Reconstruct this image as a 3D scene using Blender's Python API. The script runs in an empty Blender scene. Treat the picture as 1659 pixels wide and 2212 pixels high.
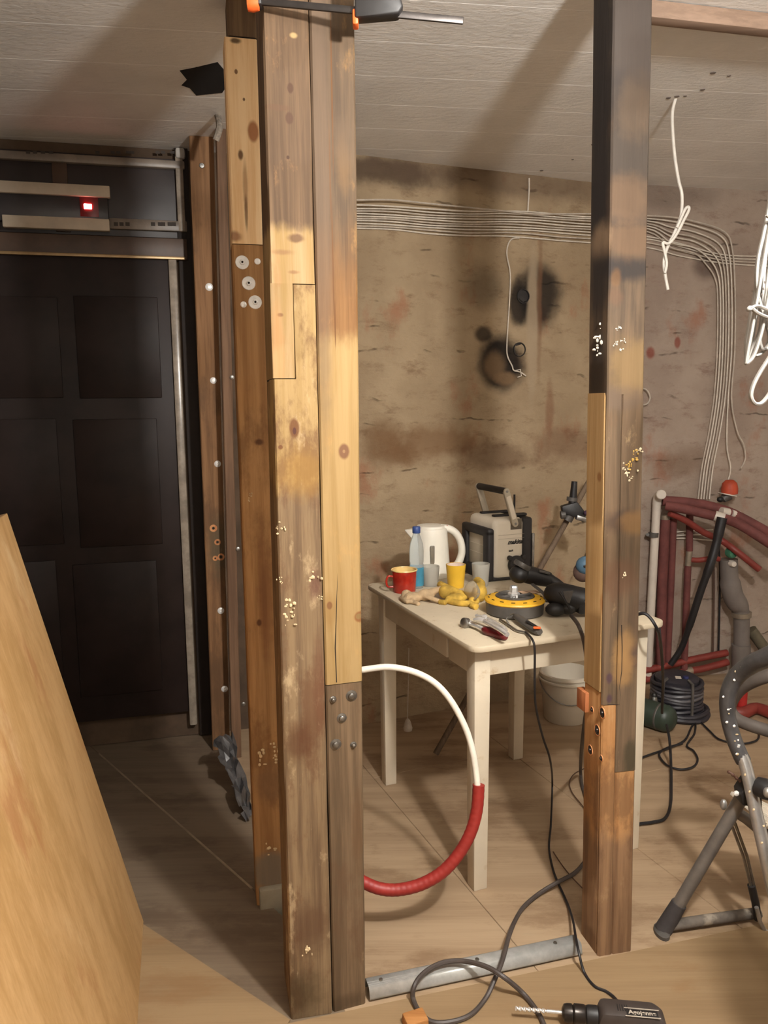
import bpy, bmesh, math, random
from mathutils import Vector as V, Matrix, noise as MN
random.seed(7)
sc = bpy.context.scene
COL = sc.collection
# ---------------------------------------------------------------- camera
W, H, F = 1659, 2212, 1700.0
CX, CY, CAMH = 829.5, 1106.0, 1.5
_d = V((960 - CX, 12245.0, F)).normalized()              # world "down" as the lens sees it
_f = (V((0, 0, 1)) - _d * _d.z).normalized()
_r = _d.cross(_f)
C0 = V((0, 0, CAMH))
def cam2w(v): return V((_r.dot(v), _f.dot(v), -_d.dot(v)))
cd = bpy.data.cameras.new('camera'); cam = bpy.data.objects.new('camera', cd); COL.objects.link(cam)
cd.sensor_fit = 'HORIZONTAL'; cd.sensor_width = 36; cd.lens = 36 * F / W; cd.clip_start = .02
ax, ay, az = cam2w(V((1, 0, 0))), cam2w(V((0, -1, 0))), cam2w(V((0, 0, -1)))
cam.matrix_world = Matrix(((ax.x, ay.x, az.x, 0), (ax.y, ay.y, az.y, 0), (ax.z, ay.z, az.z, CAMH), (0, 0, 0, 1)))
sc.camera = cam
# ---------------------------------------------------------------- world, lamp, exposure
wd = bpy.data.worlds.new('world'); sc.world = wd; wd.use_nodes = True
wd.node_tree.nodes['Background'].inputs[0].default_value = (.5, .45, .4, 1)
wd.node_tree.nodes['Background'].inputs[1].default_value = .02
LAMP = V((.70, .62, 2.27))
ld = bpy.data.lights.new('work_lamp', 'POINT'); lo = bpy.data.objects.new('work_lamp', ld); COL.objects.link(lo)
lo.location = LAMP; ld.energy = 92; ld.color = (1.0, .965, .915); ld.shadow_soft_size = .055
fd = bpy.data.lights.new('phone_flash', 'POINT'); fl = bpy.data.objects.new('phone_flash', fd); COL.objects.link(fl)
fl.location = (-.02, -.02, 1.54); fd.energy = 7; fd.color = (1.0, .95, .86); fd.shadow_soft_size = .012
sc.view_settings.view_transform = 'Standard'; sc.view_settings.look = 'None'
sc.view_settings.gamma = 1; sc.view_settings.use_curve_mapping = False
sc.view_settings.exposure = 1.08
# ---------------------------------------------------------------- points from measured directions
def ray(x, y): return cam2w(V((x - CX, y - CY, F)))
def onz(x, y, z=0.0): r = ray(x, y); return C0 + r * ((z - CAMH) / r.z)
def ony(x, y, Y): r = ray(x, y); return C0 + r * (Y / r.y)
def onp(x, y, p, n): r = ray(x, y); return C0 + r * (n.dot(p - C0) / n.dot(r))
# ---------------------------------------------------------------- materials
def s2l(c): return c / 12.92 if c <= .04045 else ((c + .055) / 1.055) ** 2.4
def rgb(r, g, b): return (s2l(r / 255), s2l(g / 255), s2l(b / 255), 1)
class NB:
    def __init__(s, name):
        s.m = bpy.data.materials.new(name); s.m.use_nodes = True; s.t = s.m.node_tree; s.n = s.t.nodes
        s.b = s.n['Principled BSDF']; s.tc = s.n.new('ShaderNodeTexCoord'); s.o = s.tc.outputs['Object']
    def new(s, t, **k):
        n = s.n.new(t)
        for a, v in k.items(): setattr(n, a, v)
        return n
    def put(s, sock, v):
        if v is None: return
        if hasattr(v, 'is_linked'): s.t.links.new(v, sock)
        else: sock.default_value = v
    def math(s, op, a, b=None, clamp=False):
        n = s.new('ShaderNodeMath', operation=op, use_clamp=clamp); s.put(n.inputs[0], a); s.put(n.inputs[1], b); return n.outputs[0]
    def mapp(s, scale=(1, 1, 1), loc=(0, 0, 0), vec=None):
        n = s.new('ShaderNodeMapping'); s.put(n.inputs['Vector'], vec or s.o); n.inputs['Scale'].default_value = scale; n.inputs['Location'].default_value = loc; return n.outputs[0]
    def noise(s, scale, vec=None, detail=4, rough=.6, dist=0):
        n = s.new('ShaderNodeTexNoise'); s.put(n.inputs['Vector'], vec or s.o); n.inputs['Scale'].default_value = scale
        n.inputs['Detail'].default_value = detail; n.inputs['Roughness'].default_value = rough; n.inputs['Distortion'].default_value = dist; return n.outputs['Fac']
    def ramp(s, f, a, b, lo=0., hi=1., smooth=True):
        n = s.new('ShaderNodeMapRange'); n.interpolation_type = 'SMOOTHSTEP' if smooth else 'LINEAR'
        s.put(n.inputs['Value'], f); n.inputs['From Min'].default_value = a; n.inputs['From Max'].default_value = b
        n.inputs['To Min'].default_value = lo; n.inputs['To Max'].default_value = hi; return n.outputs[0]
    def mix(s, f, a, b):
        n = s.new('ShaderNodeMix', data_type='RGBA'); s.put(n.inputs[0], f); s.put(n.inputs[6], a); s.put(n.inputs[7], b); return n.outputs[2]
    def blob(s, c, r, soft=.5, wob=.6, wscale=9.):
        v = s.mapp((1 / r[0], 1 / r[1], 1 / r[2]), (-c[0] / r[0], -c[1] / r[1], -c[2] / r[2]))
        ln = s.new('ShaderNodeVectorMath', operation='LENGTH'); s.put(ln.inputs[0], v)
        d = s.math('ADD', ln.outputs['Value'], s.math('MULTIPLY', s.math('SUBTRACT', s.noise(wscale, detail=5), .5), wob * 2)) if wob else ln.outputs['Value']
        return s.ramp(d, 1 - soft, 1 + soft, 1., 0.)
    def bump(s, h, strength=.3, dist=.01):
        n = s.new('ShaderNodeBump'); n.inputs['Strength'].default_value = strength; n.inputs['Distance'].default_value = dist; s.put(n.inputs['Height'], h); s.put(s.b.inputs['Normal'], n.outputs[0])
    def done(s, col, rough=.6, metal=0., spec=.5):
        s.put(s.b.inputs['Base Color'], col); s.put(s.b.inputs['Roughness'], rough); s.put(s.b.inputs['Metallic'], metal); s.b.inputs['Specular IOR Level'].default_value = spec; return s.m
def plain(name, c, rough=.5, metal=0., var=.18, vs=14., bs=0., bscale=60., spec=.5, dirt=None):
    b = NB(name); n = b.noise(vs)
    dark = tuple(x * (1 - var) for x in c[:3]) + (1,); lite = tuple(min(1, x * (1 + var)) for x in c[:3]) + (1,)
    col = b.mix(b.ramp(n, .3, .7), dark, lite)
    if dirt: col = b.mix(b.ramp(b.noise(dirt[1], detail=6), dirt[2], dirt[2] + .12), col, dirt[0])
    if bs: b.bump(b.noise(bscale), bs, .004)
    return b.done(col, rough, metal, spec)
def glassy(name, c, rough=.06, alpha=1., trans=.9):
    b = NB(name); b.b.inputs['Transmission Weight'].default_value = trans; b.b.inputs['IOR'].default_value = 1.2
    n = b.noise(20.); return b.done(b.mix(n, c, tuple(min(1, x * 1.1) for x in c[:3]) + (1,)), rough)
def glow(name, c, e):
    b = NB(name); b.b.inputs['Emission Color'].default_value = c; b.b.inputs['Emission Strength'].default_value = e
    b.noise(5.); return b.done(c, .4)
def timber(name, c1, c2, axis=2, stains=(), blobs=(), rough=.75, gscale=1., bs=.35, fade=None, dirt=None, offs=0.):
    """c1/c2 grain colours; fade=(z, soft, c1, c2, amp): other colours above z; dirt=(colour, scale, threshold, amount)"""
    b = NB(name); sl = [34 * gscale] * 3; sl[axis] = 1.6 * gscale
    v = b.mapp(tuple(sl), (offs, offs * .7, offs * .3)); g = b.noise(1., v, 5, .65, .4)
    sf = [150.] * 3; sf[axis] = 5.; g2 = b.noise(1., b.mapp(tuple(sf)), 3)
    gg = b.math('ADD', b.math('MULTIPLY', g, .75), b.math('MULTIPLY', g2, .25)); gr = b.ramp(gg, .36, .64)
    col = b.mix(gr, c1, c2)
    if fade:
        for (z, soft, d1, d2, amp) in fade:
            sx = b.new('ShaderNodeSeparateXYZ'); b.put(sx.inputs[0], b.o)
            zz = b.math('ADD', sx.outputs[axis], b.math('MULTIPLY', b.math('SUBTRACT', b.noise(1., b.mapp((28, 28, 9)), 5), .5), amp))
            col = b.mix(b.ramp(zz, z - soft, z + soft), col, b.mix(gr, d1, d2))
    for (dc, dsc, th, am) in ([dirt] if dirt and not isinstance(dirt, list) else dirt or []):
        sd = [dsc] * 3; sd[axis] = dsc * .45
        col = b.mix(b.math('MULTIPLY', b.ramp(b.noise(1., b.mapp(tuple(sd), (offs * 2, 3, offs)), 7, .68), th, th + .13), am), col, dc)
    for (c, r, bc, soft, wob, am) in blobs:
        col = b.mix(b.math('MULTIPLY', b.blob(c, r, soft, wob, 30.), am), col, bc)
    b.bump(gg, bs, .004)
    return b.done(col, rough, 0, .3)
# ---------------------------------------------------------------- mesh helpers
class M:
    def __init__(s): s.v = []; s.f = []
    def add(s, vs, fs):
        o = len(s.v); s.v += [V(p) for p in vs]; s.f += [tuple(i + o for i in f) for f in fs]; return s
    def hexa(s, p): # 4 bottom ccw, 4 top
        return s.add(p, [(3, 2, 1, 0), (4, 5, 6, 7), (0, 1, 5, 4), (1, 2, 6, 5), (2, 3, 7, 6), (3, 0, 4, 7)])
    def box(s, c, sz, X=(1, 0, 0), Y=(0, 1, 0), Z=None):
        c = V(c); X = V(X).normalized(); Y = V(Y).normalized(); Z = X.cross(Y) if Z is None else V(Z).normalized()
        a, b, d = X * sz[0] / 2, Y * sz[1] / 2, Z * sz[2] / 2
        return s.hexa([c - a - b - d, c + a - b - d, c + a + b - d, c - a + b - d, c - a - b + d, c + a - b + d, c + a + b + d, c - a + b + d])
    def tube(s, pts, r, n=10, closed=False, flat=1.0, up=None):
        pts = [V(p) for p in pts]; N = len(pts); rr = r if isinstance(r, (list, tuple)) else [r] * N
        o = len(s.v); prev = None
        for i, p in enumerate(pts):
            a = pts[(i - 1) % N] if closed or i > 0 else p; b = pts[(i + 1) % N] if closed or i < N - 1 else p
            t = (b - a).normalized() if (b - a).length > 1e-9 else V((0, 0, 1))
            if prev is None:
                ref = V(up) if up else (V((0, 0, 1)) if abs(t.z) < .9 else V((1, 0, 0)))
                x = t.cross(ref).normalized()
            else:
                x = (prev - t * prev.dot(t)).normalized()
            prev = x; y = t.cross(x)
            for k in range(n):
                an = 2 * math.pi * k / n; s.v.append(p + x * (math.cos(an) * rr[i]) + y * (math.sin(an) * rr[i] * flat))
        for i in range(N if closed else N - 1):
            j = (i + 1) % N
            for k in range(n): s.f.append((o + i * n + k, o + i * n + (k + 1) % n, o + j * n + (k + 1) % n, o + j * n + k))
        if not closed: s.f.append(tuple(o + k for k in range(n))[::-1]); s.f.append(tuple(o + (N - 1) * n + k for k in range(n)))
        return s
    def lathe(s, prof, c=(0, 0, 0), axis=(0, 0, 1), n=24, sx=1.0, cap=True):
        c = V(c); A = V(axis).normalized(); X = A.cross(V((0, 0, 1)) if abs(A.z) < .9 else V((0, 1, 0))).normalized(); Y = A.cross(X); o = len(s.v)
        for (r, h) in prof:
            for k in range(n):
                an = 2 * math.pi * k / n; s.v.append(c + A * h + X * (r * math.cos(an) * sx) + Y * (r * math.sin(an)))
        for i in range(len(prof) - 1):
            for k in range(n): s.f.append((o + i * n + k, o + i * n + (k + 1) % n, o + (i + 1) * n + (k + 1) % n, o + (i + 1) * n + k))
        if cap: s.f.append(tuple(o + k for k in range(n))[::-1]); s.f.append(tuple(o + (len(prof) - 1) * n + k for k in range(n)))
        return s
    def ball(s, c, r, n=14, X=(1, 0, 0), Y=(0, 1, 0)):
        c = V(c); X = V(X).normalized(); Y = V(Y).normalized(); Z = X.cross(Y); o = len(s.v); m = n // 2
        for i in range(m + 1):
            th = math.pi * (i + .02 * (i == 0) - .02 * (i == m)) / m
            for k in range(n):
                an = 2 * math.pi * k / n; s.v.append(c + X * (r[0] * math.sin(th) * math.cos(an)) + Y * (r[1] * math.sin(th) * math.sin(an)) + Z * (r[2] * math.cos(th)))
        for i in range(m):
            for k in range(n): s.f.append((o + i * n + k, o + (i + 1) * n + k, o + (i + 1) * n + (k + 1) % n, o + i * n + (k + 1) % n))
        s.f.append(tuple(o + k for k in range(n))); s.f.append(tuple(o + m * n + k for k in range(n))[::-1]); return s
    def prism(s, poly, c, X, Y, th):
        """outline (a,b) in the X/Y plane at c, thickness th along X x Y"""
        c = V(c); X = V(X).normalized(); Y = V(Y).normalized(); Z = X.cross(Y) * th; n = len(poly)
        p = [c + X * a + Y * b for a, b in poly]
        return s.add(p + [q + Z for q in p], [tuple(range(n))[::-1], tuple(range(n, 2 * n))] + [(i, (i + 1) % n, n + (i + 1) % n, n + i) for i in range(n)])
def smooth(pts, k=6, closed=False):
    pts = [V(p) for p in pts]; N = len(pts); out = []
    for i in range(N if closed else N - 1):
        g = (lambda j: pts[j % N]) if closed else (lambda j: pts[max(0, min(N - 1, j))])
        p0, p1, p2, p3 = g(i - 1), g(i), g(i + 1), g(i + 2)
        for q in range(k):
            t = q / k; out.append(.5 * (2 * p1 + (p2 - p0) * t + (2 * p0 - 5 * p1 + 4 * p2 - p3) * t * t + (3 * p1 - p0 - 3 * p2 + p3) * t ** 3))
    if not closed: out.append(pts[-1])
    return out
def obj(name, m, mat, parent=None, loc=None, bev=0., flat=False, label=None, kind=None, seg=2):
    """one mesh object; geometry is given in world space"""
    me = bpy.data.meshes.new(name); base = V(parent['_o']) if parent else V(loc or (0, 0, 0))
    me.from_pydata([p - base for p in m.v], [], m.f); me.validate()
    bm = bmesh.new(); bm.from_mesh(me); bmesh.ops.recalc_face_normals(bm, faces=bm.faces)
    if bev:
        es = [e for e in bm.edges if len(e.link_faces) == 2 and e.calc_face_angle(0) > .5]
        bmesh.ops.bevel(bm, geom=es, offset=bev, segments=seg, affect='EDGES', profile=.5, clamp_overlap=True)
    bm.to_mesh(me); bm.free()
    if not flat:
        for p in me.polygons: p.use_smooth = True
        me.set_sharp_from_angle(angle=.7)
    o = bpy.data.objects.new(name, me); COL.objects.link(o); me.materials.append(mat)
    if parent: o.parent = parent
    else: o.location = base
    o['_o'] = list(base)
    if label: o['label'] = label
    if kind: o['kind'] = kind
    return o
def thing(name, label, cat, loc, group=None):
    o = bpy.data.objects.new(name, None); COL.objects.link(o); o.location = loc; o.empty_display_size = .05; o['_o'] = list(V(loc))
    return tag(o, label, cat, group)
def tag(o, label, cat, group=None):
    o['label'] = label; o['category'] = cat
    if group: o['group'] = group
    return o
def copyof(o, delta, parent=None):
    c = o.copy(); COL.objects.link(c)
    if parent: c.parent = parent
    c.location = o.location + V(delta); c['_o'] = list(V(o['_o']) + V(delta)); return c
def text(name, s, c, X, Y, size, mat, parent, shear=0., bold=0.):
    cu = bpy.data.curves.new(name, 'FONT'); cu.body = s; cu.size = size; cu.shear = shear; cu.extrude = .0004; cu.offset = bold; cu.align_x = 'CENTER'; cu.align_y = 'CENTER'
    tmp = bpy.data.objects.new('t', cu); COL.objects.link(tmp); bpy.context.view_layer.update()
    me = bpy.data.meshes.new_from_object(tmp.evaluated_get(bpy.context.evaluated_depsgraph_get())); bpy.data.objects.remove(tmp)
    o = bpy.data.objects.new(name, me); COL.objects.link(o); me.materials.clear(); me.materials.append(mat)
    X = V(X).normalized(); Y = V(Y).normalized(); Z = X.cross(Y); c = V(c) - (V(parent['_o']) if parent else V())
    o.matrix_world = Matrix(((X.x, Y.x, Z.x, c.x), (X.y, Y.y, Z.y, c.y), (X.z, Y.z, Z.z, c.z), (0, 0, 0, 1))); o.parent = parent
    return o
# ================================================================ SETTING
ZC = 2.55
# wall polyline (plan): hall door wall, main rough wall, wall beyond the right post
WA = V((-.45, 3.396, 0)); WB = V((1.06, 4.017, 0)); WC = V((3.3, 4.46, 0))
us = (WB - WA).normalized(); nw = V((us.y, -us.x, 0))            # along the wall, normal into the room
ur = (WC - WB).normalized(); nr = V((ur.y, -ur.x, 0))
DA = V((-2.6, 3.0125, 0)); DB = V((-.40, 3.5625, 0)); ud = (DB - DA).normalized(); nd = V((ud.y, -ud.x, 0))
def wl(x, y, off=0.0): return onp(x, y, WA + nw * off, nw)        # on the rough wall
def wr(x, y, off=0.0): return onp(x, y, WB + nr * off, nr)        # on the right part
def dl(x, y, off=0.0): return onp(x, y, DA + nd * off, nd)        # on the hall door wall
def loc2(p, o, u): d = p - o; return (d.dot(u), 0.0, d.z)
def wallmesh(L, Hh, nx, nz, amp, seed, hole=None):
    m = M()
    for j in range(nz + 1):
        for i in range(nx + 1):
            x, z = L * i / nx, Hh * j / nz
            q = V((x * 5, z * 7 + seed, seed))
            d = MN.fractal(q, .9, 2.1, 4) * amp + MN.noise(V((x * 1.3, z * 13, seed + 5))) * amp * .5
            m.v.append(V((x, -d, z)))
    for j in range(nz):
        for i in range(nx):
            a = j * (nx + 1) + i; m.f.append((a, a + 1, a + nx + 2, a + nx + 1))
    return m
def place(ob, o, u):
    n = V((u.y, -u.x, 0)); ob.matrix_world = Matrix(((u.x, -n.x, 0, o.x), (u.y, -n.y, 0, o.y), (0, 0, 1, o.z), (0, 0, 0, 1))); ob['kind'] = 'structure'; return ob
def wallmat(name, blobs, cols, tint=None):
    b = NB(name); n1 = b.noise(2.2, detail=6); n2 = b.noise(7., b.mapp((1, 1, 2.2)), 7, .7); n3 = b.noise(40., detail=3)
    col = b.mix(b.ramp(n1, .35, .65), cols[0], cols[1]); col = b.mix(b.ramp(n2, .5, .72), col, cols[2])
    col = b.mix(b.math('MULTIPLY', b.ramp(b.noise(4., b.mapp((1, 1, .6), (3, 1, 7)), 6), .56, .68), .55), col, rgb(150, 92, 66))
    # thin broken cracks along the courses
    w = b.new('ShaderNodeTexWave', wave_type='BANDS', bands_direction='Z', wave_profile='SIN'); b.put(w.inputs['Vector'], b.o)
    w.inputs['Scale'].default_value = 2.9; w.inputs['Distortion'].default_value = 3.2; w.inputs['Detail'].default_value = 4; w.inputs['Detail Scale'].default_value = 1.6
    ck = b.math('MULTIPLY', b.ramp(w.outputs['Fac'], .025, .0), b.ramp(b.noise(6., detail=3), .54, .66))
    col = b.mix(b.math('MULTIPLY', ck, .6), col, rgb(52, 38, 28))
    for (c, r, bc, soft, wob, am) in blobs: col = b.mix(b.math('MULTIPLY', b.blob(c, r, soft, wob, 7.), am), col, bc)
    h = b.math('SUBTRACT', b.math('ADD', b.math('MULTIPLY', n2, .9), b.math('MULTIPLY', n3, .22)), b.math('MULTIPLY', ck, .5))
    b.bump(h, .55, .02); return b.done(col, .92, 0, .12)
def pb(fn, o, u, x, y, rx, ry, D): # a patch given by where it is seen on the wall
    return loc2(fn(x, y), o, u), (rx * D / F, 1.0, ry * D / F)
soot, grey, rust = rgb(30, 27, 27), rgb(120, 108, 96), rgb(112, 76, 54)
bl = []
for (x, y, rx, ry, c, soft, wob, am) in [
    (1165, 640, 55, 66, soot, .35, .35, .9), (1120, 655, 24, 50, soot, .3, .4, .9), (1050, 620, 45, 40, soot, .6, .5, .4),
    (1085, 785, 58, 56, soot, .3, .35, .95), (1068, 790, 24, 26, rgb(120, 98, 74), .5, .5, .8), (1095, 818, 26, 14, rgb(130, 106, 80), .4, .5, .8), (1045, 722, 20, 16, soot, .4, .4, .8),
    (840, 372, 130, 26, rgb(66, 52, 44), .5, .7, .8), (1120, 392, 300, 30, rgb(92, 74, 62), .6, .7, .6),
    (830, 965, 60, 46, rgb(104, 74, 48), .5, .9, .6), (930, 960, 120, 36, rgb(112, 80, 52), .5, 1.2, .6), (1220, 960, 90, 40, rgb(112, 82, 62), .5, 1.2, .55), (1060, 985, 90, 30, rgb(96, 70, 52), .5, 1.0, .6),
    (1150, 700, 14, 160, rgb(164, 146, 122), .4, .4, .75), (1187, 890, 10, 60, rgb(128, 92, 70), .5, .5, .6), (1166, 640, 6, 140, rgb(118, 86, 64), .6, .4, .6)]:
    c0, r0 = pb(wl, WA, us, x, y, rx, ry, 3.75); bl.append((c0, r0, c, soft, wob, am))
wm = wallmat('rough_wall', bl, (rgb(150, 130, 104), rgb(168, 148, 120), rgb(132, 110, 86)))
Lw = (WB - WA).length
wall_back = place(obj('wall_back', wallmesh(Lw, ZC, 110, 150, .007, 3), wm, loc=(0, 0, 0)), WA, us)
bl = []
for (x, y, rx, ry, c, soft, wob, am) in [(1525, 575, 30, 26, rgb(84, 68, 62), .5, .5, .7), (1463, 740, 7, 12, rgb(128, 66, 54), .3, .3, .8), (1405, 762, 9, 12, rgb(128, 66, 54), .4, .3, .8), (1470, 1000, 60, 30, rgb(112, 86, 66), .7, .9, .6), (1440, 420, 120, 30, rgb(104, 90, 80), .6, .6, .5)]:
    c0, r0 = pb(wr, WB, ur, x, y, rx, ry, 4.1); bl.append((c0, r0, c, soft, wob, am))
wm2 = wallmat('rough_wall_right', bl, (rgb(150, 133, 120), rgb(166, 150, 136), rgb(136, 115, 103)))
wall_backright = place(obj('wall_back', wallmesh((WC - WB).length, ZC, 100, 130, .006, 9), wm2, loc=(0, 0, 0)), WB, ur)
# hall door wall, left wall, rest of the room behind the camera
dark_wall = plain('hall_wall', rgb(88, 70, 54), .9, 0, .25, 6., .4, 30.)
def slab(name, a, b, z0, z1, th, mat):
    u = (b - a).normalized(); n = V((u.y, -u.x, 0))
    o = obj(name, M().hexa([a + V((0, 0, z0)), b + V((0, 0, z0)), b - n * th + V((0, 0, z0)), a - n * th + V((0, 0, z0)), a + V((0, 0, z1)), b + V((0, 0, z1)), b - n * th + V((0, 0, z1)), a - n * th + V((0, 0, z1))]), mat, loc=a, flat=True)
    o['kind'] = 'structure'; return o
room = plain('room_plaster', rgb(232, 226, 216), .9, 0, .15, 3., .3, 30.)
slab('wall_hall', DA, DB, 0, ZC, .1, dark_wall)
slab('trim_1', DB, WA - nw * .005, 0, ZC, .06, dark_wall)        # return of the door recess
LA = V((-.79, .72, 0)); LD = V((-.36, .93, 0)).normalized()
slab('wall_left', LA - LD * 3.2, LA + LD * 3.1, 0, ZC, .1, plain('hall_plaster', rgb(104, 90, 76), .9, 0, .15, 3., .3, 30.))
slab('wall_right', WC, V((3.3, -2.4, 0)), 0, ZC, .1, room)
slab('wall_front', V((3.3, -2.4, 0)), LA - LD * 3.2, 0, ZC, .1, room)
# ---------------------------------------------------------------- floor of plywood sheets
ply = timber('floor_ply', rgb(132, 108, 79), rgb(146, 122, 91), 0, rough=.62, gscale=.35, bs=.08, dirt=(rgb(130, 98, 66), 5., .52, .5))
ply2 = timber('floor_ply_back', rgb(150, 126, 100), rgb(168, 144, 116), 0, rough=.6, gscale=.35, bs=.08, dirt=[(rgb(116, 90, 66), 4., .5, .6), (rgb(160, 144, 120), 14., .62, .3)])
hallply = timber('hall_ply', rgb(108, 92, 76), rgb(124, 108, 90), 0, rough=.55, gscale=.35, bs=.08, dirt=(rgb(92, 76, 62), 5., .5, .6))
f0 = obj('floor', M().box((.7, 1.0, -.06), (8.4, 8.4, .06)), plain('subfloor', rgb(40, 32, 26), .9), loc=(0, 0, 0), flat=True); f0['kind'] = 'structure'
TH = math.radians(13.0); e1 = V((math.cos(TH), math.sin(TH), 0)); e2 = V((-e1.y, e1.x, 0))     # along / across the stud line
B0 = onz(632, 2205); B1 = onz(1280, 2069)
B0 = onz(632, 2204); eb = (B1 - B0).normalized(); eb2 = V((-eb.y, eb.x, 0))
def sheet(name, o, u, v, a0, a1, b0, b1, z0, z1, mat, parent=f0):
    p = [o + u * a + v * b for a, b in ((a0, b0), (a1, b0), (a1, b1), (a0, b1))]
    return obj(name, M().hexa([q + V((0, 0, z0 - q.z)) for q in p] + [q + V((0, 0, z1 - q.z)) for q in p]), mat, parent, bev=.0015, flat=True, seg=1)
g = .0012
# front room: sheets laid up to the stud line, a hair higher than the floor beyond
sheet('floor_sheet', B0, eb, eb2, -.30, 2.2 - g, -2.6, -.012, -.03, .006, ply)
sheet('floor_sheet', B0, eb, eb2, 2.2, 3.4, -3.2, -.012, -.03, .006, ply)
sheet('floor_sheet', B0, eb, eb2, -1.3, -.30 - g, -2.2, -.75, -.03, .006, ply)
# behind the stud line
us2 = us; vs2 = V((-us.y, us.x, 0)); fo = V((-.19, 1.70, 0))
for (a0, a1, b0, b1) in ((.10, .62, -.3, 2.6), (.62 + g, 1.25, -.6, 1.15), (.62 + g, 1.25, 1.15 + g, 2.4), (1.25 + g, 1.87, -.9, .75), (1.25 + g, 1.87, .75 + g, 2.2), (1.87 + g, 2.5, -1.1, 2.2), (2.5 + g, 3.9, -1.1, 2.0)):
    sheet('floor_sheet', fo, us2, vs2, a0, a1, b0, b1, -.03, 0, ply2)
lit_quad = [V((-.243, 1.738, 0)), V((-.755, 2.135, 0)), V((-1.4, 1.7, 0)), V((-.55, 1.0, 0))][::-1]
obj('floor_sheet', M().hexa([q - V((0, 0, .02)) for q in lit_quad] + [q + V((0, 0, .0068)) for q in lit_quad]), ply, f0, flat=True)  # pale sheet cut along the post shadow edge; paints the lit floor
# hall: two sheets meeting along the pale joint
h1, h2 = onz(228, 1640), onz(552, 1925); hu = (h1 - h2).normalized(); hv = V((-hu.y, hu.x, 0))
sheet('floor_sheet', h2, hu, hv, -1.2, 2.6, .001, 1.3, -.03, -.001, hallply)
sheet('floor_sheet', h2, hu, hv, .0, 2.6, -1.2, -.002, -.03, -.003, hallply)
sheet('floor_strip', h2, hu, hv, .02, 1.3, -.004, .004, -.02, .0008, plain('pale_joint', rgb(150, 134, 112), .8))
# ---------------------------------------------------------------- ceiling of white boards
cb = NB('ceiling_white'); wn = cb.new('ShaderNodeTexWave', wave_type='BANDS', bands_direction='Y'); cb.put(wn.inputs['Vector'], cb.o)
wn.inputs['Scale'].default_value = 9.; wn.inputs['Distortion'].default_value = 7.; wn.inputs['Detail'].default_value = 4.; wn.inputs['Detail Scale'].default_value = 2.5
hh = cb.math('ADD', cb.math('MULTIPLY', cb.noise(1., cb.mapp((30, 75, 30)), 6, .65, .5), .9), cb.math('MULTIPLY', wn.outputs['Fac'], .06))
fleck = cb.ramp(cb.noise(1., cb.mapp((22, 120, 22)), 4, .6, .5), .60, .72)
cb.bump(cb.math('ADD', hh, cb.math('MULTIPLY', fleck, .6)), .26, .018)
cm = cb.done(cb.mix(cb.ramp(cb.noise(3., detail=5), .3, .7), rgb(226, 223, 218), rgb(240, 237, 232)), .55, 0, .4)
c0 = obj('ceiling', M().box((.7, 1.0, ZC + .06), (8.4, 8.4, .06)), cm, loc=(0, 0, 0), flat=True); c0['kind'] = 'structure'
co = V((0, 0, 0)); cang = math.radians(8.0); cu_, cv_ = V((math.cos(cang), math.sin(cang), 0)), V((-math.sin(cang), math.cos(cang), 0))
cw = .245
bme = None
for k in range(-2, 19):
    p = [co + cu_ * a + cv_ * (k * cw + b) for a, b in ((-3.4, .0005), (4.3, .0005), (4.3, cw - .0005), (-3.4, cw - .0005))]
    o = obj('ceiling_board', M().hexa([q + V((0, 0, ZC)) for q in p] + [q + V((0, 0, ZC + .03)) for q in p]), cm, c0, bev=.0012, flat=True, seg=1)
hole = plain('dark_void', rgb(22, 18, 17), .95)
# ragged hole in the ceiling behind the studs
hc = onz(436, 172, ZC); pts = []
for (x, y) in ((388, 152), (420, 146), (470, 134), (500, 170), (480, 200), (440, 204), (424, 206), (410, 190), (392, 184), (404, 172)):
    pts.append(onz(x, y, ZC))
m = M(); n = len(pts); m.add([p - V((0, 0, .0012)) for p in pts] + [p + V((0, 0, .012)) for p in pts], [tuple(range(n)), tuple(range(n, 2 * n))] + [(i, (i + 1) % n, n + (i + 1) % n, n + i) for i in range(n)])
obj('broken_hole', m, hole, c0, flat=True, label='dark ragged hole')
for (x, y, r) in ((1444, 211, .008), (1462, 208, .009), (1480, 207, .006), (1518, 193, .008), (1540, 157, .009), (1575, 163, .006), (1280, 312, .006), (1237, 344, .005), (1170, 368, .008)):
    p = onz(x, y, ZC); obj('plaster_patch', M().lathe([(r, -.002), (r * 1.1, .004)], p, n=9), plain('patch_grey', rgb(120, 110, 104), .9) if x == 1444 else bpy.data.materials['patch_grey'], c0)
cable_w = plain('cable_white', rgb(214, 208, 198), .45, 0, .08, 30.)
obj('hanging_scrap', M().tube(smooth([onz(470, 250, ZC), ony(474, 275, 2.98), ony(466, 303, 2.98)]), .012, 8), plain('wool_grey', rgb(140, 130, 118), .95, 0, .3, 60., .6, 120.), c0)
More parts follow.
